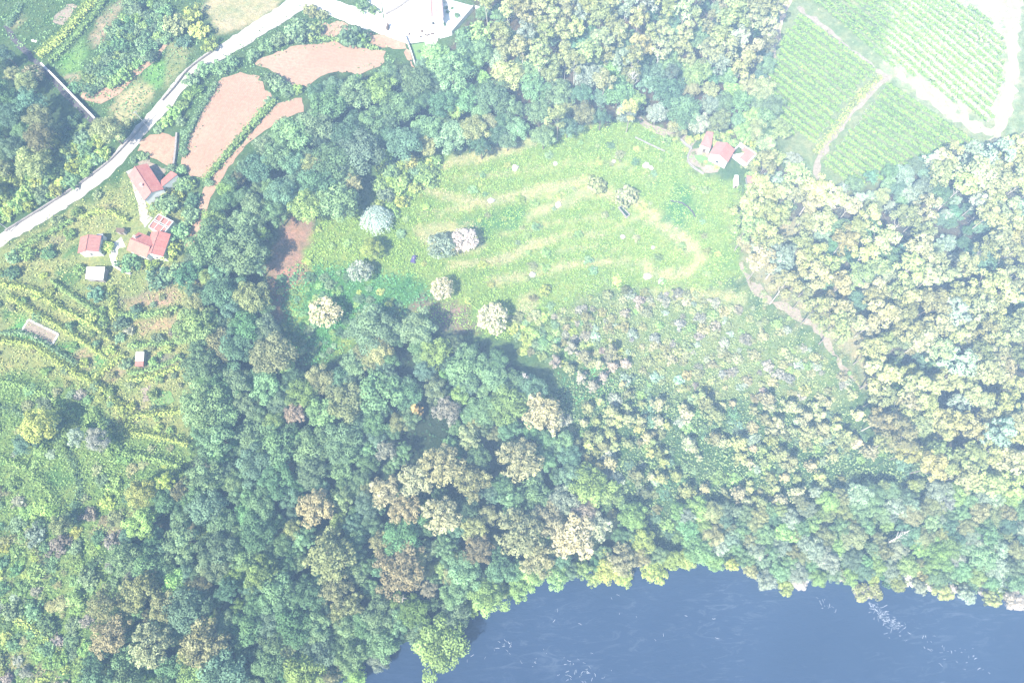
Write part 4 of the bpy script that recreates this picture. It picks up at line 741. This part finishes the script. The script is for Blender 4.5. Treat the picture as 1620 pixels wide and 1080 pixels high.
# ------------------------------------------------------------------ buildings
def ridge_frame(a, b, top):
    A, B = hits([a, b], top); M = (A + B) / 2; ln = float(np.linalg.norm((B - A)[:2])); ang = math.atan2(B[1] - A[1], B[0] - A[0])
    return M, ln, ang
def opening(parent, kind, u, z, w, h, axis_, off, out=1):
    """door or window on a wall: axis_ 'y' = long side at y=off, 'x' = gable at x=off"""
    def bx(nm, w_, h_, d0, d1, z0, mat, par):
        lo, hi = sorted((off + out * d0, off + out * d1))
        b = (u - w_ / 2, u + w_ / 2, lo, hi, z0, z0 + h_) if axis_ == 'y' else (lo, hi, u - w_ / 2, u + w_ / 2, z0, z0 + h_)
        return box_obj(nm, b, mat, par)
    if kind == 'door':
        d = bx('door', w, h, -0.05, 0.05, z, 'wood_dark', parent); bx('lintel', w + .3, .16, -0.05, 0.09, z + h, 'pale_stone', d)
    else:
        d = bx('window', w + .2, h + .2, -0.05, 0.04, z - .1, 'pale_stone', parent); bx('pane', w, h, 0.0, 0.06, z, 'glass', d); bx('sill', w + .3, .08, 0.0, 0.14, z - .14, 'pale_stone', d)
def gable(name, label, cat, a, b, width, wh, rh, roof, wallm='whitewash', over=0.35, chimney=None, ops=True, roof2=None):
    M, ln, ang = ridge_frame(a, b, wh + rh); c, s = math.cos(ang), math.sin(ang)
    cor = [(M[0] + c * x - s * y, M[1] + s * x + c * y) for x in (-ln / 2, ln / 2) for y in (-width / 2, width / 2)]
    z0 = min(float(height(*p)) for p in cor); g = float(height(M[0], M[1])) - z0; root = empty(name, (M[0], M[1], z0), ang); L2, W2 = ln / 2 - over, width / 2 - over; T = wh + g; rt = T + rh - 0.12
    k = (rh) / (width / 2); ew = T + rh - k * W2 - 0.14
    v = [(-L2, -W2, -.6), (L2, -W2, -.6), (L2, W2, -.6), (-L2, W2, -.6), (-L2, -W2, ew), (L2, -W2, ew), (L2, W2, ew), (-L2, W2, ew), (-L2, 0, rt), (L2, 0, rt)]
    f = [(0, 3, 2, 1), (0, 1, 5, 4), (2, 3, 7, 6), (1, 2, 6, 9, 5), (3, 0, 4, 8, 7), (4, 5, 9, 8), (6, 7, 8, 9)]
    mesh_obj('wall', v, f, wallm, root); L3 = ln / 2
    for sg in (-1, 1):
        n = 14; v, f = [], []
        for i in range(n + 1):
            x = -L3 + 2 * L3 * i / n; wob = 0.05 * math.sin(i * 2.1 + sg)
            for yy, zz in ((0.0, T + rh), (sg * width / 4, T + rh / 2 + wob - .03), (sg * width / 2, T), (sg * width / 2, T - .16), (0.0, T + rh - .16)): v.append((x, yy, zz))
        for i in range(n):
            a0 = i * 5
            for q in range(5): 
                e = (a0 + q, a0 + 5 + q, a0 + 5 + (q + 1) % 5, a0 + (q + 1) % 5); f.append(e if sg < 0 else tuple(reversed(e)))
        f += [tuple(range(5)), tuple(range(n * 5, n * 5 + 5))]
        mesh_obj('roof_slope', v, f, (roof2 or roof) if sg > 0 else roof, root)  # a second tile tone puts sun and shade into the slopes' colour
    v, f = [], []; tube(v, f, [(-L3 - .05, 0, T + rh + .03), (L3 + .05, 0, T + rh + .03)], [.14, .14], 8); mesh_obj('ridge_cap', v, f, 'tiles_pink', root)
    if chimney:
        x, y = chimney; zz = T + rh - abs(y) * k; ch = box_obj('chimney', (x - .35, x + .35, y - .3, y + .3, zz - .6, zz + 1.1), 'whitewash', root); box_obj('chimney_cap', (x - .45, x + .45, y - .4, y + .4, zz + 1.1, zz + 1.25), 'pale_stone', ch)
    if ops:
        for sg in (-1, 1):
            nw = max(1, int(ln / 4))
            for i in range(nw):
                u = -L2 + (i + .5) * 2 * L2 / nw
                opening(root, 'door' if i == nw // 2 and sg < 0 else 'window', u, g + 0.05 if (i == nw // 2 and sg < 0) else g + 1.0, 1.0, 2.0 if (i == nw // 2 and sg < 0) else 1.1, 'y', sg * W2, sg)
            opening(root, 'window', 0.0, g + 1.0, 1.0, 1.1, 'x', sg * L2, sg)
    return tag(root, label, cat)
def lean_to(name, label, cat, quad, hs, roof, wallm='whitewash', th=0.15, over=0.25, wall_drop=0.0, parts=True):
    """quad: photo corners of the roof, hs: roof height above ground at each corner"""
    P = np.array([hit(p[0], p[1], h) for p, h in zip(quad, hs)]); M = P.mean(0); z0 = min(float(height(p[0], p[1])) for p in P); o = np.array([M[0], M[1], z0])
    root = empty(name, tuple(o)); R = P - o; area = sum(R[i][0] * R[(i + 1) % 4][1] - R[(i + 1) % 4][0] * R[i][1] for i in range(4))
    if area < 0: R = R[::-1]
    c = R.mean(0); inn = R + (c - R) / np.linalg.norm((c - R)[:, :2], axis=1, keepdims=True) * over
    v = [tuple(p - np.array([0, 0, th])) for p in R] + [tuple(p) for p in R]; f = [(3, 2, 1, 0), (4, 5, 6, 7)] + [(i, (i + 1) % 4, 4 + (i + 1) % 4, 4 + i) for i in range(4)]
    mesh_obj('roof', v, f, roof, root)
    v = [(p[0], p[1], -.6) for p in inn] + [(p[0], p[1], p[2] - th * 0.9) for p in inn]; mesh_obj('wall', v, f, wallm, root)
    # a door in the lowest-in-picture side
    e = max(range(4), key=lambda i: (to_pix(inn[i] + o)[1] + to_pix(inn[(i + 1) % 4] + o)[1])); a, b = inn[e], inn[(e + 1) % 4]; d = (b - a) / np.linalg.norm((b - a)[:2]); n = np.array([d[1], -d[0], 0]); m_ = (a + b) / 2
    q = [m_ + d * s * .5 + n * k for s, k in ((-1, -.05), (1, -.05), (1, .06), (-1, .06))]; zt = min(2.0, m_[2] - .4); zb = max(0, float(height(m_[0] + o[0], m_[1] + o[1])) - o[2])
    v = [(p[0], p[1], zb) for p in q] + [(p[0], p[1], max(zt, zb + .9)) for p in q]; mesh_obj('door', v, f, 'wood_dark', root)
    return tag(root, label, cat)
# L-shaped house
gable('house', 'red-roofed long house beside the village road, its wing closing an L', 'house', (212, 262), (241, 306), 8.2, 4.2, 1.8, 'tiles_pink', roof2='tiles_red', chimney=(2, -1.6))  # paler sunlit slope, redder shaded slope, put into the tile colours
lean_to('house_wing_barn', 'single-slope red-roofed barn forming the short arm of the L', 'barn', [(251, 289), (270.5, 270.5), (280.5, 276), (243, 306)], [3.2, 3.2, 4.6, 4.6], 'tiles_red')
# half-ruined house
gable('house', 'orange-roofed house joined to the half-ruined one', 'house', (205, 377), (238, 391), 8.0, 4.0, 1.7, 'tiles_orange', roof2='tiles_red', chimney=(-3, 1.2))  # orange for the sunlit slope, red for the shaded: light in the tiles
gable('house', 'red-roofed house with a white garden wall on its far side', 'house', (250, 364), (240, 402), 7.5, 4.0, 1.6, 'tiles_red', roof2='tiles_red')
# roofless end with white beams
P0 = hit(255, 355, 3.0); rx = empty('ruin', (P0[0], P0[1], float(height(P0[0], P0[1]))), math.atan2(*(hit(265, 360, 0) - hit(243, 348, 0))[[1, 0]]))
for nm, b in (('wall', (-3.6, 3.6, -3.2, -2.9, -.5, 3.1)), ('wall', (-3.6, 3.6, 2.9, 3.2, -.5, 3.1)), ('wall', (-3.6, -3.3, -2.9, 2.9, -.5, 3.3)), ('wall', (3.3, 3.6, -2.9, 2.9, -.5, 3.3))): box_obj(nm, b, 'pale_stone', rx)
for q, (x0, x1, y0, y1, t) in enumerate([(-3.3, -1.5, -2.9, -0.4, 2.7), (-1.1, 1.3, -2.9, -0.5, 2.8), (1.7, 3.3, -2.9, 0.3, 2.6), (-3.3, -1.0, 0.2, 2.9, 2.6), (-0.6, 3.3, 0.7, 2.9, 2.7)]): box_obj('roof_remnant', (x0, x1, y0, y1, t, t + .12), 'tiles_red', rx)
for y in (-0.2, 0.45): box_obj('beam', (-3.5, 3.5, y - .09, y + .09, 3.0, 3.2), 'whitewash', rx)
for x in (-1.3, 1.5): box_obj('beam', (x - .09, x + .09, -3.1, 3.1, 2.82, 2.98), 'whitewash', rx)
tag(rx, 'half-fallen red roof with exposed white beams at the lane end', 'ruin')
gable('house', 'small white house with pink roof above the white-roofed shed', 'house', (139, 370), (136, 397), 7.8, 3.6, 1.5, 'tiles_red', roof2='tiles_pink')  # slope tiles differ in tone to put sun and shade into colour
lean_to('annex', 'small grey flat-roofed annex beside the pink-roofed house', 'annex', [(153, 370), (163, 370), (163, 379), (153, 379)], [2.8, 2.7, 2.6, 2.7], 'sheet_grey')
lean_to('shed', 'shed with a bright white roof below the pink-roofed house', 'shed', [(137, 422), (166, 422), (163, 443), (135, 441)], [2.8, 2.8, 2.4, 2.4], 'sheet_metal', 'stone')
lean_to('carport', 'little dark-roofed carport above the lane', 'carport', [(184, 360), (197, 361), (196, 368), (183, 367)], [2.3, 2.3, 2.1, 2.1], 'wood_dark', 'wood_grey')
hu = lean_to('hut', 'little hut with a white and red roof among the trellises', 'hut', [(215, 556), (228, 556), (227, 571), (214, 571)], [2.6, 2.6, 2.4, 2.4], 'sheet_metal', 'stone')
lean_to('hut_porch', 'low red roof attached below the little white-roofed hut', 'porch', [(214, 571.5), (227, 571.5), (226.5, 579), (213, 579)], [2.3, 2.3, 1.9, 1.9], 'tiles_red', 'stone')
# edged soil bed
pl = [(46, 506), (93, 529), (84, 545), (34, 525)]
bed = empty('soil_bed', tuple(hits(pl).mean(0))); Bp = hits(pl); o = np.array(bed.location)
for i in range(4):
    a, b = Bp[i], Bp[(i + 1) % 4]; d = (b - a) / np.linalg.norm(b - a); n = np.array([-d[1], d[0], 0]) * .35
    v = [tuple(p - o + np.array([0, 0, h])) for h in (-.3, .35) for p in (a - n, b - n, b + n, a + n)]
    mesh_obj('edging', v, [(0, 3, 2, 1), (4, 5, 6, 7), (0, 1, 5, 4), (1, 2, 6, 5), (2, 3, 7, 6), (3, 0, 4, 7)], 'pale_stone', bed)
c = Bp.mean(0); mesh_obj('soil', [tuple(p + (c - p) * .03 - o + np.array([0, 0, .22])) for p in Bp], [(3, 2, 1, 0)], 'garden_soil', bed)
tag(bed, 'oblong bare soil bed with a pale stone edge on the terraces', 'garden bed')
# villa
gable('villa', 'pink-roofed villa standing in the white yard', 'house', (679, -32), (683.5, 27), 9.0, 4.2, 1.7, 'tiles_pale', roof2='tiles_pale', chimney=(-6, 1.8))
for (x, y, r) in [(722.5, 23, 4.2), (708, 18.5, 3), (702.5, 38, 3), (715, 13, 2.5), (706, 12, 2.6), (662.5, 81, 2.6), (669, 77, 1.8)]:
    plant('bush', x, y, r, 'deep', 'clipped shrubs of the villa garden', hs=1.6)
for i, (x, y, w_, d_) in enumerate([(668, 52, .9, .6), (675, 57.5, .6, .9), (678.5, 56, .7, .7), (684, 55, 1.6, .7), (665, 60, .6, .8), (647, 56, .6, .6)]):
    p = hit(x, y); ch = empty('garden_chair', (p[0], p[1], float(height(p[0], p[1])) + .16), i * 1.1)
    box_obj('seat', (-w_ / 2, w_ / 2, -d_ / 2, d_ / 2, .38, .46), 'wood_dark', ch); box_obj('backrest', (-w_ / 2, w_ / 2, d_ / 2, d_ / 2 + .06, .40, .95), 'wood_dark', ch)
    for sx in (-1, 1):
        for sy in (-1, 1): box_obj('leg', (sx * w_ * .45 - .03, sx * w_ * .45 + .03, sy * d_ * .42 - .03, sy * d_ * .42 + .03, 0, .38), 'wood_dark', ch)
    tag(ch, ['dark garden chair topmost on the villa terrace', 'dark upright garden chair at the middle of the villa terrace', 'small dark garden chair beside the long bench', 'dark long garden bench beside the villa corner', 'pale-shadowed dark chair lowest on the villa terrace', 'lone dark chair by the white villa wall'][i], 'chair', 'chairs on the villa terrace')
lean_to('gate_pier', 'dark gate standing at the villa entrance', 'gate', [(612.5, 36), (615, 37), (612.5, 44), (610.5, 43)], [1.8, 1.8, 1.8, 1.8], 'wood_dark', 'wood_dark', .08, .05)
# farmhouse on the meadow
gable('farmhouse', 'white-gabled farmhouse with a red roof painted sunlit and shaded above the meadow', 'house', (1150.5, 225), (1138.5, 246), 7.6, 4.4, 1.9, 'tiles_pink', roof2='tiles_red')  # tile tones paint a lit and a shaded side onto the roof
lean_to('farm_barn', 'pink single-slope barn beside the white-gabled farmhouse', 'barn', [(1118, 208), (1129, 209), (1124.5, 235), (1108, 229)], [4.4, 3.2, 3.2, 4.4], 'tiles_pink', 'pale_stone')
P0 = hit(1174, 248, 0); A_, B_ = hit(1162, 238, 0), hit(1188, 258, 0); rx = empty('ruin', (P0[0], P0[1], float(height(P0[0], P0[1]))), math.atan2(B_[1] - A_[1], B_[0] - A_[0])); l2 = float(np.linalg.norm(B_ - A_)) / 2
for b in ((-l2, l2, -3.0, -2.6, -.6, 1.9), (-l2, l2, 2.6, 3.0, -.6, 2.4), (-l2, -l2 + .4, -2.6, 2.6, -.6, 1.5), (l2 - .4, l2, -2.6, 2.6, -.6, 2.6)): box_obj('wall', b, 'pale_stone', rx)
box_obj('floor_slab', (-l2 + .4, l2 - .4, -2.6, 2.6, -.3, .12), 'concrete', rx); box_obj('roof_remnant', (l2 - 4, l2 - .4, -2.6, 2.6, 2.2, 2.36), 'tiles_pink', rx); box_obj('roof_remnant', (-1.5, l2 - 4.2, 0.8, 2.6, 2.0, 2.15), 'tiles_pink', rx)
tag(rx, 'roofless pale ruin with fallen pink tiles beyond the farmhouse', 'ruin')
lean_to('farm_hut', 'tiny white-roofed hut below the farm ruin', 'hut', [(1162, 277), (1168, 277), (1169, 293), (1162, 294)], [2.4, 2.4, 2.2, 2.2], 'sheet_metal')
lean_to('farm_shed', 'small rusty-pink shed roof below the farm ruin', 'shed', [(1181, 277), (1190, 279), (1193, 288), (1184, 293)], [2.6, 2.4, 2.2, 2.4], 'tiles_pink', 'stone')

# ------------------------------------------------------------------ small things
def boulder(px, py, r, label, name='boulder', mat='pale_stone', cat='boulder', group='pale boulders on the meadow', flat=0.7):
    p = hit(px, py); r = r * 0.8; v, f = [], []; n, mrows = 9, 5
    for i in range(mrows):
        th = math.pi * 0.55 * i / (mrows - 1)
        for j in range(n):
            a = 2 * math.pi * j / n + 0.3 * i; q = r * random.uniform(.7, 1.25)
            v.append((q * math.sin(th + .02) * math.cos(a), q * math.sin(th + .02) * math.sin(a), q * math.cos(th) * flat + .1))
    for i in range(mrows - 1):
        for j in range(n): f.append((i * n + j, (i + 1) * n + j, (i + 1) * n + (j + 1) % n, i * n + (j + 1) % n))
    f.append(tuple(range(n)))
    o = mesh_obj(name, v, f, mat); o.location = (p[0], p[1], float(height(p[0], p[1]))); return tag(o, label, cat, group)
for x, y, r, l in [(815, 266, 1.7, 'long pale boulder near the top of the meadow, furthest west'), (879, 259, 1.1, 'small grey boulder in bright bracken at the top of the meadow'), (971, 256, 1.0, 'small white boulder at the top of the meadow, mid-way to the farm'), (1022, 262, 1.6, 'grey boulder beside a thin terrace wall near the farm'),
                   (1030, 266, 1.1, 'darker small boulder touching the grey one near the farm'), (777, 318, 1.6, 'bright white boulder on the dry terrace edge'), (883, 324, 1.5, 'whitish boulder on the dry patch in mid-meadow'), (842, 435, 1.5, 'white boulder with a dark foot below the lowest terrace'), (939, 427, 1.1, 'pinkish white boulder below the lowest terrace'),
                   (985, 375, 1.2, 'white boulder in mid-meadow below the dark water trough'), (1033, 392, 0.9, 'tiny white boulder inside the dry curve'), (1024, 437, 1.7, 'tall white boulder at the bottom of the meadow'), (1046, 445, 1.6, 'flat pale boulder beside the tall white one at the meadow bottom'), (176, 627, 1.2, 'white boulder beside the long trellis')]:
    boulder(x, y, r, l)
for x, y, l in [(57, 66, 'white bag beside the vine trellis'), (53, 65, 'smaller white bag beside the vine trellis')]: boulder(x, y, .8, l, 'feed_bag', 'whitewash', 'bag', 'white bags', .8)
p = hit(655, 410); tp = empty('tarp_cover', (p[0], p[1], float(height(p[0], p[1]))), 1.2); v = [(-1.6, -1, 0), (1.6, -1.1, 0), (1.5, 1, 0), (-1.5, 1.1, 0), (-1.1, -.6, .9), (1.2, -.5, 1.1), (1.0, .6, 1.0), (-1.2, .6, .85), (0, -.7, 1.05), (0, .7, 1.1)]
mesh_obj('sheet', v, [(0, 1, 5, 8, 4), (1, 2, 6, 5), (2, 3, 7, 9, 6), (3, 0, 4, 7), (4, 8, 9, 7), (8, 5, 6, 9)], 'tarp', tp); box_obj('weight', (-.3, .3, -.2, .2, 1.05, 1.3), 'stone', tp); tag(tp, 'dark violet tarpaulin heap on the meadow edge', 'tarpaulin')
Bp = hits([(978, 329), (983, 327), (996, 341), (991, 345)]); c = Bp.mean(0); tr = empty('water_trough', tuple(c)); 
for i in range(4):
    a, b = Bp[i], Bp[(i + 1) % 4]; n = np.array([-(b - a)[1], (b - a)[0], 0]); n = n / np.linalg.norm(n) * .15
    mesh_obj('rim', [tuple(p - c + np.array([0, 0, h])) for h in (-.2, .75) for p in (a - n, b - n, b + n, a + n)], [(0, 3, 2, 1), (4, 5, 6, 7), (0, 1, 5, 4), (1, 2, 6, 5), (2, 3, 7, 6), (3, 0, 4, 7)], 'stone', tr)
mesh_obj('water', [tuple(p - c + np.array([0, 0, .4])) for p in Bp], [(3, 2, 1, 0)], 'tank_water', tr); tag(tr, 'narrow stone water trough with dark water in the meadow', 'trough')
def pole(px, py, label):
    p = hit(px, py); r = empty('utility_pole', (p[0], p[1], float(height(p[0], p[1]))), 0.7); v, f = [], []; tube(v, f, [(0, 0, -.5), (0, 0, 8.5)], [.16, .10], 8); mesh_obj('mast', v, f, 'pale_stone', r)
    ca = box_obj('crossarm', (-.9, .9, -.06, .06, 8.0, 8.14), 'pale_stone', r)
    for x in (-.8, 0, .8): v, f = [], []; tube(v, f, [(x, 0, 8.14), (x, 0, 8.34)], [.06, .04], 6); mesh_obj('insulator', v, f, 'glass', ca)
    tag(r, label, 'utility pole')
pole(232, 199, 'pale utility pole at the road beside the pale plot'); pole(18, 366, 'pale utility pole at the road by the long low wall')
# drooping silvery willow
P0 = hit(594, 345, 3.0); wz = float(height(P0[0], P0[1])); wi = empty('weeping_willow', (P0[0], P0[1], wz)); v, f = [], []; tube(v, f, [(0, 0, -.5), (.2, .1, 2.2), (.3, .5, 4.5)], [.4, .32, .15], 8); mesh_obj('trunk', v, f, 'bark', wi)
Pw, Nw, Tw = [], [], []
for k in range(300):
    a = random.uniform(0, 6.28); r0 = 3.6 * math.sqrt(random.random()); st = np.array([r0 * math.cos(a), r0 * math.sin(a), 5.6 - .16 * r0 ** 2 + random.uniform(-.4, .4)]); dr = np.array([math.cos(a) * .8 + .1, math.sin(a) * .8 - .45, 0]); ln = random.uniform(1.2, 3.2); tn = random.uniform(.3, .95)
    for j in range(9):
        t0 = j / 9; Pw.append(st + dr * ln * t0 * .7 + np.array([random.gauss(0, .1), random.gauss(0, .1), -.9 * ln * t0 ** 2])); Nw.append([dr[0] * .6, dr[1] * .6, 1]); Tw.append([min(1, max(0, tn + random.gauss(0, .1))), .2])
Qs = leaves(np.array(Pw), np.array(Nw), .42, .45, .55); Ts = np.array(Tw)
cr = bpy.data.objects.new('crown', quad_mesh('willow_crown', Qs, Ts, 'leaf')); cr.color = (0.40, 0.50, 0.42, 1); link(cr, wi); wi.scale = (1.35, 1.3, 1.1); tag(wi, 'silvery drooping willow between the wood and the meadow', 'willow')
# bare and fallen trees
def snag(px0, py0, px1, py1, z0, z1, r0, n, label, name='dead_tree'):
    A = hit(px0, py0, z0); B = hit(px1, py1, z1); g = float(height(A[0], A[1])); o = np.array([A[0], A[1], g]); root = empty(name, tuple(o)); a = Vector(A - o); b = Vector(B - o); v, f = [], []
    mid = a.lerp(b, .5) + Vector((0, 0, .3)); tube(v, f, [a, mid, b], [r0, r0 * .7, r0 * .2], 7); mesh_obj('trunk', v, f, 'dead_wood', root); d = (b - a); ln = d.length; side = d.cross(Vector((0, 0, 1))).normalized() if abs(d.z) < .95 * ln else Vector((1, 0, 0))
    for k in range(n):
        t = .35 + .6 * k / n; s = a.lerp(b, t); sg = 1 if k % 2 else -1; w = (d.normalized() * random.uniform(.4, 1) + side * sg * random.uniform(.5, 1) + Vector((random.uniform(-.3, .3), random.uniform(-.3, .3), random.uniform(.1, .6)))) * ln * .33 * (1.1 - t)
        v, f = [], []; tube(v, f, [s, s + w * .5 + Vector((0, 0, .15)), s + w], [r0 * .45, r0 * .3, r0 * .08], 5)
        for q in range(2): w2 = w * .5 + Vector((random.uniform(-1, 1), random.uniform(-1, 1), random.uniform(0, .6))) * ln * .07; tube(v, f, [s + w * .5, s + w * .5 + w2], [r0 * .22, r0 * .06], 4)
        mesh_obj('branch', v, f, 'dead_wood', root)
    return tag(root, label, 'dead tree')
snag(1390, 668, 1455, 633, 7, 13, .42, 10, 'largest bare white tree leaning over the eastern wood')
snag(1424, 692, 1450, 672, 8, 12, .28, 8, 'bare white tree just below the largest bare one')
snag(1484, 690, 1505, 685, 8, 11, .2, 6, 'small bare white tree beside two larger bare ones')
snag(1525, 718, 1555, 714, 8, 10, .2, 6, 'thin bare tree lying flat near the wood edge')
snag(1002, 150, 1000, 112, 0, 15, .3, 10, 'bare whitish tree in the wood above the meadow')
snag(935, 122, 933, 98, 0, 12, .35, 8, 'bare forked tree among slim trees above the meadow')
snag(822, 615, 832, 590, 2, 12, .28, 9, 'bare whitish tree at the wood edge above the star-shaped crown')
snag(632, 985, 638, 940, 1, 9, .3, 8, 'bare grey tree over a dark gap near the river')
snag(1405, 858, 1440, 838, 5, 9, .25, 9, 'bare pale tree on the slope above the river')
# islet and foam
isl = empty('river_islet', tuple(hit(1372, 937) * np.array([1, 1, 0]))); o0 = np.array(isl.location); d3 = pix_dir(1372, 937); t = -CAM_H / d3[2]; isl.location = (d3[0] * t, d3[1] * t, 0)
v, f = [], []; n = 14
for i, (q, z) in enumerate(((3.6, -2.6), (3.2, 0.2), (2.6, 0.5), (1.5, 0.7))):
    for j in range(n): a = 6.283 * j / n; rr = q * (1 + .18 * math.sin(2 * a + 1) + .1 * math.sin(5 * a)); v.append((rr * math.cos(a) * 1.25, rr * math.sin(a) * .75, z))
for i in range(3):
    for j in range(n): f.append((i * n + j, i * n + (j + 1) % n, (i + 1) * n + (j + 1) % n, (i + 1) * n + j))
f.append(tuple(range(3 * n, 4 * n))); mesh_obj('bank', v, f, 'stone', isl)
Q, T = lobes_to_quads([((random.uniform(-4, 4), random.uniform(-2.3, 2.3), .9), random.uniform(.7, 1.5)) for _ in range(26)], 40, .5); fo_ = bpy.data.objects.new('foliage', quad_mesh('islet_foliage', Q, T, 'leaf')); fo_.color = (0.36, 0.38, 0.17, 1); link(fo_, isl)
tag(isl, 'little leafy islet in the river below the bank', 'islet')
plain('foam_white', (0.52, 0.56, 0.62), 0.6, 0.15, 2, 0.1)
def foam(name, label, specs):
    v, f = [], []
    for (x0, y0, x1, y1, wpx, n) in specs:
        for k in range(n):
            t = random.random(); px = x0 + (x1 - x0) * t + random.gauss(0, wpx); py = y0 + (y1 - y0) * t + random.gauss(0, wpx * .6); d = pix_dir(px, py); q = -CAM_H / d[2]; cx, cy = d[0] * q, d[1] * q; L_ = random.uniform(.3, 1.4); a = random.gauss(-.5, .9); w_ = random.uniform(.015, .05); k0 = len(v); z = 0.02 + .05 * random.random(); cv = random.uniform(-.5, .5)
            for i in range(4):
                s = i / 3 - .5; ux, uy = s * L_, cv * s * s * L_; ww = w_ * (1 - 1.5 * s * s)
                for sg in (-1, 1): vx, vy = ux, uy + sg * ww; v.append((cx + vx * math.cos(a) - vy * math.sin(a), cy + vx * math.sin(a) + vy * math.cos(a), z))
            for i in range(3): f.append((k0 + 2 * i, k0 + 2 * i + 2, k0 + 2 * i + 3, k0 + 2 * i + 1))
    return tag(mesh_obj(name, v, f, 'foam_white'), label, 'foam', kind='stuff')
foam('river_foam', 'white flecks of foam on the blue river', [(1378, 955, 1420, 995, 6, 110), (1420, 995, 1560, 1060, 14, 40), (815, 1030, 960, 1050, 22, 14), (895, 1070, 960, 1060, 16, 30), (900, 960, 1110, 1000, 30, 12), (780, 1025, 810, 1018, 6, 14), (1290, 950, 1330, 970, 8, 12), (690, 1040, 780, 1028, 14, 5)])

# ------------------------------------------------------------------ labels that single out each plant
LM = [(238, 285, 'the L-shaped house'), (250, 375, 'the half-ruined house'), (140, 385, 'the small pink-roofed house'), (150, 432, 'the white-roofed shed'), (221, 565, 'the little hut'), (64, 525, 'the edged soil bed'), (682, 30, 'the villa'),
      (1145, 235, 'the white-gabled farmhouse'), (1176, 250, 'the farm ruin'), (505, 97, 'the wide ploughed field'), (360, 195, 'the tall ploughed field'), (250, 235, 'the pale plot'), (514, 493, 'the westernmost cream tree'), (699, 456, 'the smallest cream tree'),
      (779, 503, 'the easternmost cream tree'), (594, 340, 'the silvery willow'), (735, 378, 'the whitish dry tree'), (993, 308, 'the beige meadow bush'), (822, 727, 'the biggest beige tree'), (860, 652, 'the star-crowned beige tree'), (1372, 937, 'the river islet'),
      (1425, 650, 'the largest bare tree'), (1000, 130, 'the bare whitish tree'), (1365, 612, 'the foot of the wood path'), (1180, 430, 'the head of the wood path'), (1300, 130, 'the western vineyard block'), (1420, 220, 'the lower vineyard block'), (457, 740, 'the rusty orange tree'),
      (695, 1020, 'the tree jutting into the river'), (155, 193, 'the end of the pale-topped wall'), (1490, 258, 'the cream tree below the vineyards'), (655, 410, 'the violet tarpaulin'), (466, 380, 'the reddish bracken patch'), (1024, 437, 'the tall white boulder'), (120, 690, 'the silver scrub tree'),
      (238, 1020, 'the beige tree in the corner wood'), (522, 880, 'the olive tree above the bend'), (985, 338, 'the water trough'), (1070, 878, 'the river bank point'), (635, 962, 'the bare grey tree'), (1422, 848, 'the bare riverside tree'), (300, 22, 'the lime bushes by the road'), (180, 145, 'the wide end of the field path'), (242, 630, 'the square lawn'), (1605, 480, 'the dark gap at the eastern edge'), (1520, 370, 'the big dark gap in the eastern wood')]
DIRW = ['east of', 'above and east of', 'above', 'above and west of', 'west of', 'below and west of', 'below', 'below and east of']
looks = {}
for p in PLANTS: looks.setdefault(p['look'], []).append(p)
used = set()
for lk, ps in looks.items():
    xy = np.array([(p['px'], p['py']) for p in ps]); best = [None] * len(ps)
    cand = [[] for _ in ps]
    for li, (lx, ly, ln) in enumerate(LM):
        d = np.hypot(xy[:, 0] - lx, xy[:, 1] - ly); sec = (np.round(np.degrees(np.arctan2(ly - xy[:, 1], xy[:, 0] - lx)) / 45).astype(int)) % 8
        for s in range(8):
            k = np.where((sec == s) & (d > 6))[0]; k = k[np.argsort(d[k])]
            for r, i in enumerate(k): cand[i].append((r * 60 + d[i], r, s, ln))
    for i, p in enumerate(ps):
        for _, r, s, ln in sorted(cand[i]):
            lab = f"{lk}, {ordinal(r)} {DIRW[s]} {ln}"
            if lab not in used and len(lab.replace('-', '').split()) <= 15: used.add(lab); break
        p['root']['label'] = p['label'] or lab

# ------------------------------------------------------------------ the hazy air
m = bpy.data.materials.new('haze'); m.use_nodes = True; nt = m.node_tree; nt.nodes.remove(nt.nodes['Principled BSDF'])
pv = nt.nodes.new('ShaderNodeVolumePrincipled'); pv.inputs['Density'].default_value = HAZE_DENSITY; pv.inputs['Color'].default_value = (*HAZE_COLOR, 1); pv.inputs['Anisotropy'].default_value = HAZE_G
nt.links.new(pv.outputs[0], nt.nodes['Material Output'].inputs['Volume']); MATS['haze'] = m
XB = max(abs(GX[0]), GX[-1]) + 20; YB = max(abs(GY[0]), GY[-1]) + 20
hz = box_obj('haze', (-XB, XB, -YB, YB, -4.5, 262), 'haze', None); tag(hz, 'thin bluish summer haze over the whole valley', 'haze', kind='stuff')
print('PLANTS', len(PLANTS), 'lo/hi', Z.min(), Z.max(), {k: sum(1 for p in PLANTS if p['root'].name.startswith(k)) for k in ('broadleaf', 'feathery', 'eucal', 'young', 'bush', 'flower')})
